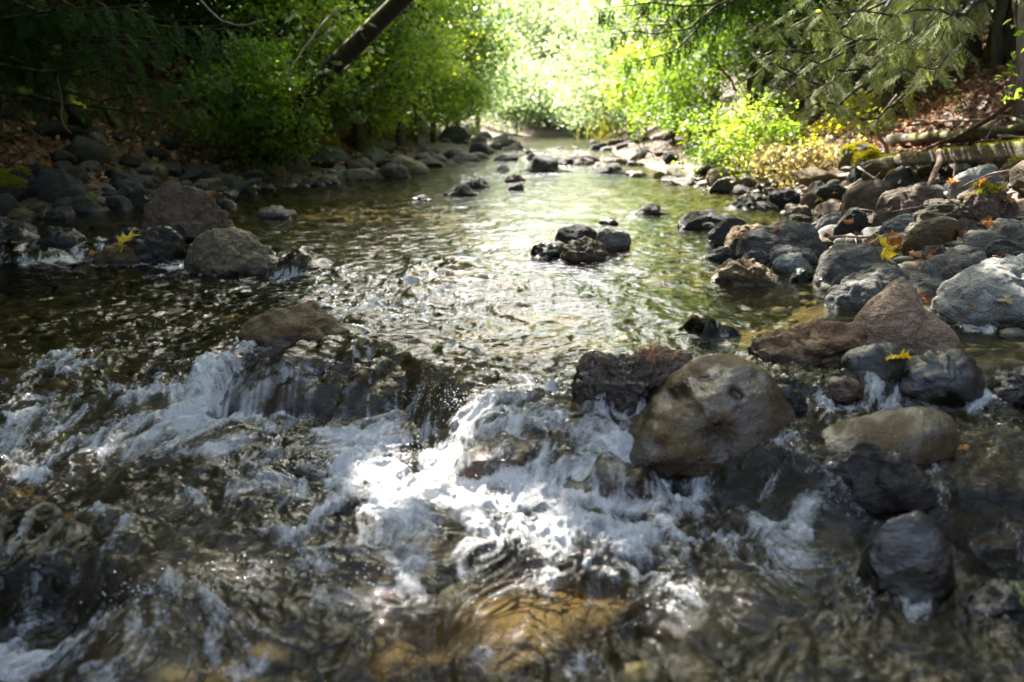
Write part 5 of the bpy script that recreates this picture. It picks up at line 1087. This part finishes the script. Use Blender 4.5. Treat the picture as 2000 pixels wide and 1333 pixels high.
stick('branch', [(1868, 372, 5.8), (1900, 355, 5.7), (1950, 336, 5.7), (2010, 328, 5.7)], .005, .008, M_STICK, 'long thin branch across the leaning pale slab', 'branch', twigs=[[(1985, 331, 5.7), (1980, 352, 5.6)]])
stick('branch', [(1680, 410, 5.6), (1715, 414, 5.5), (1745, 413, 5.5), (1790, 405, 5.6), (1815, 400, 5.7)], .004, .004, M_STICKR, 'thin bent twig in front of the cracked rock', 'stick')
stick('branch', [(390, 0, 8.0), (430, 40, 7.8), (470, 52, 7.7), (520, 40, 7.6)], .008, .005, M_STICK, 'bare drooping twig under the dark left cedar', 'branch')
stick('branch', [(660, 15, 11), (620, 60, 10.8), (590, 100, 10.6), (560, 150, 10.4)], .02, .008, M_STICK, 'pale bare limb slanting through the sun flecked cedar', 'branch')
stick('branch', [(112, 150, 9), (122, 200, 8.8), (120, 240, 8.6), (140, 262, 8.5)], .007, .005, M_STICKR, 'thin root dangling from the dark left bank', 'root')
stick('branch', [(1925, 1135, 2.2), (1945, 1100, 2.25), (1965, 1065, 2.3), (2005, 1045, 2.3)], .002, .0025, M_STICK, 'fine twig bending at the right edge ledge', 'twig')
for k in range(16):
    x = rs.uniform(1480, 1990); y = rs.uniform(130, 260); p = ground_hit(x, y); a = rs.uniform(0, 6.28); L = rs.uniform(.3, .9)
    e = p + np.array([math.cos(a) * L, math.sin(a) * L * .5, 0]); e[2] = gz(e[0], e[1]) + rs.uniform(.03, .35); p[2] += .02
    V, Fc = tube(wiggle(p, e, 9, .08, k + 60), np.linspace(.009, .004, 9), 6, .1, k); obj('fallen_branch', mesh_np('fallen_branch', V - p, Fc, M_STICKR if k % 2 else M_STICK), label='thin fallen branch among the brown leaves of the right slope', cat='branch', group='fallen branches on the right slope', loc=p)
for k in range(12):
    x = rs.uniform(10, 480); y = rs.uniform(150, 270); p = ground_hit(x, y); a = rs.uniform(0, 6.28); L = rs.uniform(.3, .9)
    e = p + np.array([math.cos(a) * L, math.sin(a) * L * .5, 0]); e[2] = gz(e[0], e[1]) + rs.uniform(.03, .3); p[2] += .02
    V, Fc = tube(wiggle(p, e, 9, .08, k + 90), np.linspace(.012, .004, 9), 6, .1, k); obj('fallen_branch', mesh_np('fallen_branch', V - p, Fc, M_STICKR), label='thin fallen branch on the dark left slope', cat='branch', group='fallen branches on the left slope', loc=p)
# hewn beam
def beam():
    A = at(1693, 318, yg(1693, 318, 14)); B = at(2080, 290, yg(2080, 290, 30)); print('beam', A, B); d = unit(B - A); L = np.linalg.norm(B - A)
    side = unit(np.cross(d, [0, 0, 1.0])); up = np.cross(side, d); n = 90; t = np.linspace(0, 1, n); prof = [(-1, -1), (-.6, -1), (0, -1), (.6, -1), (1, -1), (1, -.4), (1, .4), (1, 1), (.6, 1), (0, 1), (-.6, 1), (-1, 1), (-1, .4), (-1, -.4)]
    V = []
    for i in range(n):
        hh = np.interp(t[i], [0, .15, .5, 1], [.018, .042, .055, .065]); ww = .07
        for j, (a, b_) in enumerate(prof):
            q = A + d * L * t[i] + side * a * ww + up * b_ * hh; nn = fbm2(np.array([t[i] * 6]), np.array([j * 3.3]), 3, 4)[0]
            V.append(q + up * nn * .0016 + side * nn * .003 - up * (.02 * (b_ > 0) * (a > .5) * (t[i] < .25)))
    V = np.array(V); k = len(prof); Fc = [[i * k + j, i * k + (j + 1) % k, (i + 1) * k + (j + 1) % k, (i + 1) * k + j] for i in range(n - 1) for j in range(k)]
    Fc += [[0, 4, 7, 11], [(n - 1) * k + 11, (n - 1) * k + 7, (n - 1) * k + 4, (n - 1) * k]]
    o = obj('beam', mesh_np('beam', V - A, np.array(Fc), M_WOOD, smooth=True), label='old square hewn beam with moss along its top, lying below the fallen log', cat='beam', loc=A)
    m = 7000; tt = rs.uniform(0, 1, m); keep = n2(tt * 9, tt * 0 + 2, 3) > -.1; tt = tt[keep]; m = len(tt)
    pos = A + np.outer(tt * L, d) + np.outer(rs.uniform(-1, .8, m) * .065, side) + np.outer(np.interp(tt, [0, .15, .5, 1], [.018, .042, .055, .065]) + rs.uniform(0, .012, m), up)
    V, Fc, rn = leaves(pos, rs.normal(size=(m, 3)) * .6 + [0, 0, 1], rs.uniform(.004, .010, m), rs, along=True); child('moss', V, Fc, M_MOSSF, o, A, rn)
beam()

# ------------------------------------------------------------------ maple leaves one can point at
def maple_leaf(px, py, size, mat, label, Y=None, rot=(0.3, 0, 0), curl=.25, stalk=True, up=.01):
    lob = [(0, .0), (.12, .05), (.34, -.08), (.30, .10), (.50, .22), (.34, .30), (.52, .50), (.30, .50), (.20, .58), (.24, .80), (.10, .78), (0, 1.0)]
    o2 = lob + [(-a, b_) for a, b_ in lob[::-1][1:-1]]
    bm = bmesh.new(); c = bm.verts.new((0, .38, 0)); vs = [bm.verts.new((a, b_, 0)) for a, b_ in o2]
    for i in range(len(vs)): bm.faces.new((c, vs[i], vs[(i + 1) % len(vs)]))
    bmesh.ops.subdivide_edges(bm, edges=bm.edges[:], cuts=2, use_grid_fill=True)
    for v in bm.verts:
        x_, y_ = v.co.x, v.co.y; v.co.z = curl * (x_ * x_ * 1.6 - (y_ - .4) ** 2 * .9) + .05 * math.sin(x_ * 17 + px) + .05 * math.sin(y_ * 13 + py)
        v.co *= size
    me = bpy.data.meshes.new('maple_leaf'); bm.to_mesh(me); bm.free(); a = me.attributes.new('rnd', 'FLOAT', 'FACE')
    a.data.foreach_set('value', np.clip(.5 + .5 * rs.normal(size=len(me.polygons)) * .5, 0, 1).astype(np.float32)); me.materials.append(mat)
    p = ground_hit(px, py) if Y is None else at(px, py, Y)
    o = obj('maple_leaf', me, label=label, cat='leaf', loc=(p[0], p[1], p[2] + up), rot=rot)
    if stalk:
        V, Fc = tube(np.array([(0, .05, 0), (0, -.2, .02), (.05, -.55, .06)]) * size, [.012 * size, .01 * size, .008 * size], 5); obj('stalk', mesh_np('stalk', V, Fc, mat, fattr={'rnd': np.full(len(Fc), .2)}), parent=o)
dg = bpy.context.evaluated_depsgraph_get(); dg.update()
def cam_hit(px, py):
    d = Vector(tuple(ray(px, py))).normalized(); h = scene.ray_cast(bpy.context.evaluated_depsgraph_get(), Vector((0, 0, CAMZ)), d)
    return h[1] if h[0] else None
for (px, py, s, mt, lb, rot, cu) in (
    (1732, 512, .15, M_YELLOW, 'large yellow maple leaf standing upright among the right rocks', (1.15, .25, .75), .65),
    (1748, 492, .12, M_ORANGE, 'curled orange leaf behind the upright yellow one', (1.3, -.3, -.5), .9),
    (1712, 480, .07, M_ORANGE, 'small rusty leaf left of the upright yellow one', (.4, .3, 1.2), .8),
    (232, 488, .15, M_YELLOW, 'yellow maple leaf on the small olive rock at left', (.75, .15, -1.1), .7),
    (178, 500, .07, M_ORANGE, 'small orange leaf in the water at the left', (.3, .1, -.6), .4),
    (1768, 704, .075, M_YELLOW, 'curled pale yellow leaf draped on the wet rock below the pointed boulder', (.12, .25, 1.9), .7),
    (1880, 884, .03, M_ORANGE, 'tiny orange and yellow leaf in the right channel', (.3, .1, -.8), .3),
    (1998, 1190, .05, M_PALE_HAZE, 'pale green leaf at the right edge near the bottom', (1.2, .2, 1.0), .4),
    (1450, 868, .0, None, '', None, 0),
    (80, 300, .13, M_ORANGE, 'orange leaf on the dark left rocks, upper', (.4, .2, .5), .4),
    (95, 325, .09, M_ORANGE, 'orange leaf on the dark left rocks, lower', (.4, .2, 2.5), .4),
    (170, 212, .16, M_YGREEN, 'yellow green leaf in the sun patch on the left slope', (.4, .2, 1.5), .3),
    (315, 332, .10, M_YELLOW, 'yellow leaf among the left rocks under the moss capped boulder', (.4, .2, 1.5), .3),
    (340, 256, .14, M_ORANGE, 'tan leaf lying on the moss capped boulder', (.6, .2, .5), .4),
    (172, 392, .10, M_BRIGHT, 'green leaf at the left waterline', (.5, .2, -.5), .4),
    (1904, 604, .03, M_ORANGE, 'small brown leaf on the huge pale boulder', (.5, .1, .6), .3),
    (1690, 200, .16, M_YGREEN, 'bright yellow leaf left of the sawn stub', (.9, .1, .4), .2),
    (1658, 210, .18, M_YGREEN, 'bright yellow leaf at the left end of the sapling leaves', (.9, -.1, -.4), .2),
    (1970, 398, .12, M_ORANGE, 'rust red leaf at the right edge on the rocks', (.5, .2, .4), .5)):
    if mt is None: continue
    h = cam_hit(px, py)
    if h is not None: maple_leaf(px, py, s, mt, lb, Y=h.y - .01, rot=rot, curl=cu)

for k in range(46):
    if k < 30: px, py = rs.uniform(1400, 1990), rs.uniform(330, 600)
    else: px, py = rs.uniform(10, 640), rs.uniform(260, 400)
    if 1630 < px < 1880 and py > 530: continue
    h = cam_hit(px, py)
    if h is None or h.z < float(level(h.x, h.y)) + .03: continue
    maple_leaf(px, py, rs.uniform(.035, .085), (M_LITTER, M_ORANGE, M_LITTER, M_DRY)[k % 4], 'small curled brown leaf caught among the shore rocks', Y=h.y - .005, rot=(rs.normal() * .4 + .2, rs.normal() * .4, rs.uniform(0, 6.28)), curl=rs.uniform(.4, 1.2), stalk=False)
    bpy.context.scene.collection.objects[-1]['group'] = 'curled leaves caught among the rocks'
# ------------------------------------------------------------------ undergrowth
def plant(px, py, H, n, ls, mat, label, group=None, name='sapling', spread=.12, stems=4, droop=0):
    q = ground_hit(px, py); r = root(name, label, 'plant', q, group); ps = []
    for k in range(stems):
        e = q + np.array([rs.normal() * spread, rs.normal() * spread, H * rs.uniform(.6, 1.1)]); Q = wiggle(q - [0, 0, .05], e, 8, .08, int(rs.integers(1e5)), -.1 if droop else 0)
        V, Fc = tube(Q, np.linspace(.005, .002, 8), 5); child('stem', V, Fc, M_STICKR, r, q); m = n // stems
        i = rs.uniform(2, 7, m); ps.append(np.stack([np.interp(i, np.arange(8), Q[:, j]) for j in range(3)], 1) + rs.normal(size=(m, 3)) * ls * .9)
    ps = np.concatenate(ps); V, Fc, rn = leaves(ps, rs.normal(size=ps.shape) * .5 + [0, -.3, 1], ls * rs.uniform(.6, 1.3, len(ps)), rs, aspect=.85)
    child('foliage', V, Fc, mat, r, q, rn); return r
for k in range(16):
    px, py = ((1450 + k * 17, 322 - (k * 37) % 90) if k < 9 else (1590 + (k - 9) * 27, 285 - (k * 23) % 70))
    plant(px, py, rs.uniform(.12, .28), 60, rs.uniform(.045, .075), M_YGREEN if k % 3 else M_BRIGHT, 'yellowing leafy seedling in the sunlit clump on the right shore', group='yellowing seedlings on the right shore', name='seedling', spread=.14)
for (px, py, H, n, ls, mt, lb) in (
    (1660, 232, .25, 60, .07, M_YGREEN, 'yellow maple sapling at the left foot of the leafy slope'), (1695, 240, .28, 60, .07, M_YGREEN, 'yellow maple sapling beside the sawn stub'), (1750, 215, .18, 50, .06, M_YGREEN, 'low yellow sapling behind the curved root'),
    (1640, 262, .2, 60, .05, M_YGREEN, 'yellow green plant above the dry shrub'), (1850, 160, .3, 40, .05, M_BRIGHT, 'green sprig standing on the leafy slope'), (1880, 210, .15, 24, .05, M_BRIGHT, 'small green sprig in the middle of the leafy slope'),
    (1540, 240, .3, 90, .05, M_MID, 'green leafy plant under the cedar sprays'), (1600, 215, .35, 80, .05, M_MID, 'green plant below the cedar trunk shade'), (1470, 300, .35, 140, .045, M_BRIGHT, 'bright plant leaning over the right shore'),
    (1430, 270, .5, 160, .05, M_BRIGHT, 'tall bright plant left of the pale cedar sprays'), (1375, 290, .5, 160, .055, M_BRIGHT, 'bright plant at the foot of the right shrubs'), (1560, 320, .25, 80, .04, M_YGREEN, 'yellow green plant above the square dark rock'),
    (1970, 190, .35, 40, .05, M_BRIGHT, 'green plant at the foot of the thin pale stem'), (1340, 290, .4, 140, .06, M_YGREEN, 'yellow plant at the right waterline far off'), (1860, 345, .15, 30, .03, M_MID, 'small green plant under the old beam'),
    (600, 232, .4, 90, .05, M_MID, 'green plant behind the yellow crowned rock'), (730, 262, .5, 120, .05, M_YGREEN, 'yellow green plant on the left bank'), (790, 262, .5, 140, .055, M_BRIGHT, 'bright plant by the left shore under the maples'),
    (860, 262, .6, 160, .06, M_BRIGHT, 'bright low maple sprout over the left shore'), (660, 240, .4, 90, .05, M_MID, 'green plant right of the small moss rock'), (520, 240, .35, 80, .05, M_SHADELEAF, 'dark plant beside the stump'), (930, 272, .8, 160, .07, M_MID, 'green plant at the left shore narrows'),
    (1250, 288, .7, 180, .07, M_BRIGHT, 'bright plant at the right shore narrows'), (1180, 285, .8, 160, .08, M_YGREEN, 'yellow green plant at the far right shore')):
    plant(px, py, H, n, ls, mt, lb)
# dry shrub with curled pale leaves
q = ground_hit(1580, 352); r = root('shrub', 'dead shrub of curled pale dry leaves at the right water edge', 'shrub', q); ps = []
for k in range(26):
    a_ = at(1455 + rs.uniform(0, 215), rs.uniform(285, 372), q[1] + rs.uniform(-.3, .5)); a_[2] = max(a_[2], gz(a_[0], a_[1]) + .04); s_ = np.array([q[0] + rs.normal() * .3, q[1] + .3, gz(q[0], q[1]) + .02])
    Q = wiggle(s_, a_, 8, .12, k, -.08); V, Fc = tube(Q, np.linspace(.008, .003, 8), 5, .1, k)
    if k < 12: child('branch', V, Fc, M_STICKR, r, q)
    i = rs.uniform(2, 7.0, 75); ps.append(np.stack([np.interp(i, np.arange(8), Q[:, j]) for j in range(3)], 1) + rs.normal(size=(75, 3)) * .06)
ps = np.concatenate(ps); V, Fc, rn = leaves(ps, rs.normal(size=ps.shape) + [0, 0, .4], rs.uniform(.03, .065, len(ps)), rs, aspect=.8, fold=.35); child('foliage', V, Fc, M_DRY, r, q, rn)
# reddish needles caught on the rocks
def needles(px, py, n, spread, label):
    h = cam_hit(px, py); p = np.array(h[:]); pos = p + rs.normal(size=(n, 3)) * [spread, spread * .6, spread * .35] + [0, -.01, .01]
    V, Fc, rn = leaves(pos, rs.normal(size=(n, 3)) * [1, 1, .6], rs.uniform(.02, .06, n), rs, along=True, aspect=.05, fold=.02); obj('needle_clump', mesh_np('needle_clump', V - p, Fc, M_NEEDLE, fattr={'rnd': rn}), label=label, cat='needles', loc=p)
needles(1806, 585, 110, .02, 'rust red needle clump in the notch behind the pointed boulder')
needles(1280, 692, 110, .03, 'rust red needles lying on the rough purplish boulder')
needles(1755, 360, 60, .03, 'dry pinkish twig tuft between the shore rocks') if False else None
# grass tufts
for (px, py, n, L, lb) in ((735, 268, 160, .5, 'pale grass tuft on the left bank under the maples'), (770, 275, 120, .4, 'second pale grass tuft nearer the left water'), (1500, 272, 150, .3, 'thin grass tuft on the right bank'), (1205, 280, 140, .8, 'pale grass at the far right shore')):
    q = ground_hit(px, py); b_ = q + np.stack([rs.normal(size=n) * L * .5, rs.normal(size=n) * L * .3, np.zeros(n)], 1)
    V, Fc, rn = leaves(b_, rs.normal(size=(n, 3)) * .35 + [0, 0, 1], L * rs.uniform(.5, 1.1, n), rs, along=True, aspect=.05); obj('grass_tuft', mesh_np('grass_tuft', V - q, Fc, M_GRASS, fattr={'rnd': rn}), label=lb, cat='grass', loc=q)

# ------------------------------------------------------------------ leaf litter on the slopes: uncountable
N = 110000; x = rs.uniform(-8.5, 8, N); y = rs.uniform(3, 20, N)
dl = np.interp(y, SL[:, 1], SL[:, 0]) - x; dr = x - np.interp(y, SR[:, 1], SR[:, 0])
pr = np.where(dl > 0, sstep(dl, 0.5, 1.8) + .05, np.where(dr > 0, sstep(dr, 0.9, 1.9) + .05, 0)); k = (rs.uniform(0, 1, N) < pr) & (np.abs(x) < .56 * y + 1.0)
x, y = x[k], y[k]; n = len(x); z = terrain(x, y); pos = np.stack([x, y, z + rs.uniform(.005, .035, n)], 1)
V, Fc, rn = leaves(pos, rs.normal(size=(n, 3)) * .45 + [0, 0, 1], rs.uniform(.04, .10, n), rs, aspect=.7, fold=.2)
obj('leaf_litter', mesh_np('leaf_litter', V, Fc, M_LITTER, fattr={'rnd': rn}), kind='stuff')
print('objects', len(bpy.data.objects), 'polys', sum(len(m.polygons) for m in bpy.data.meshes))
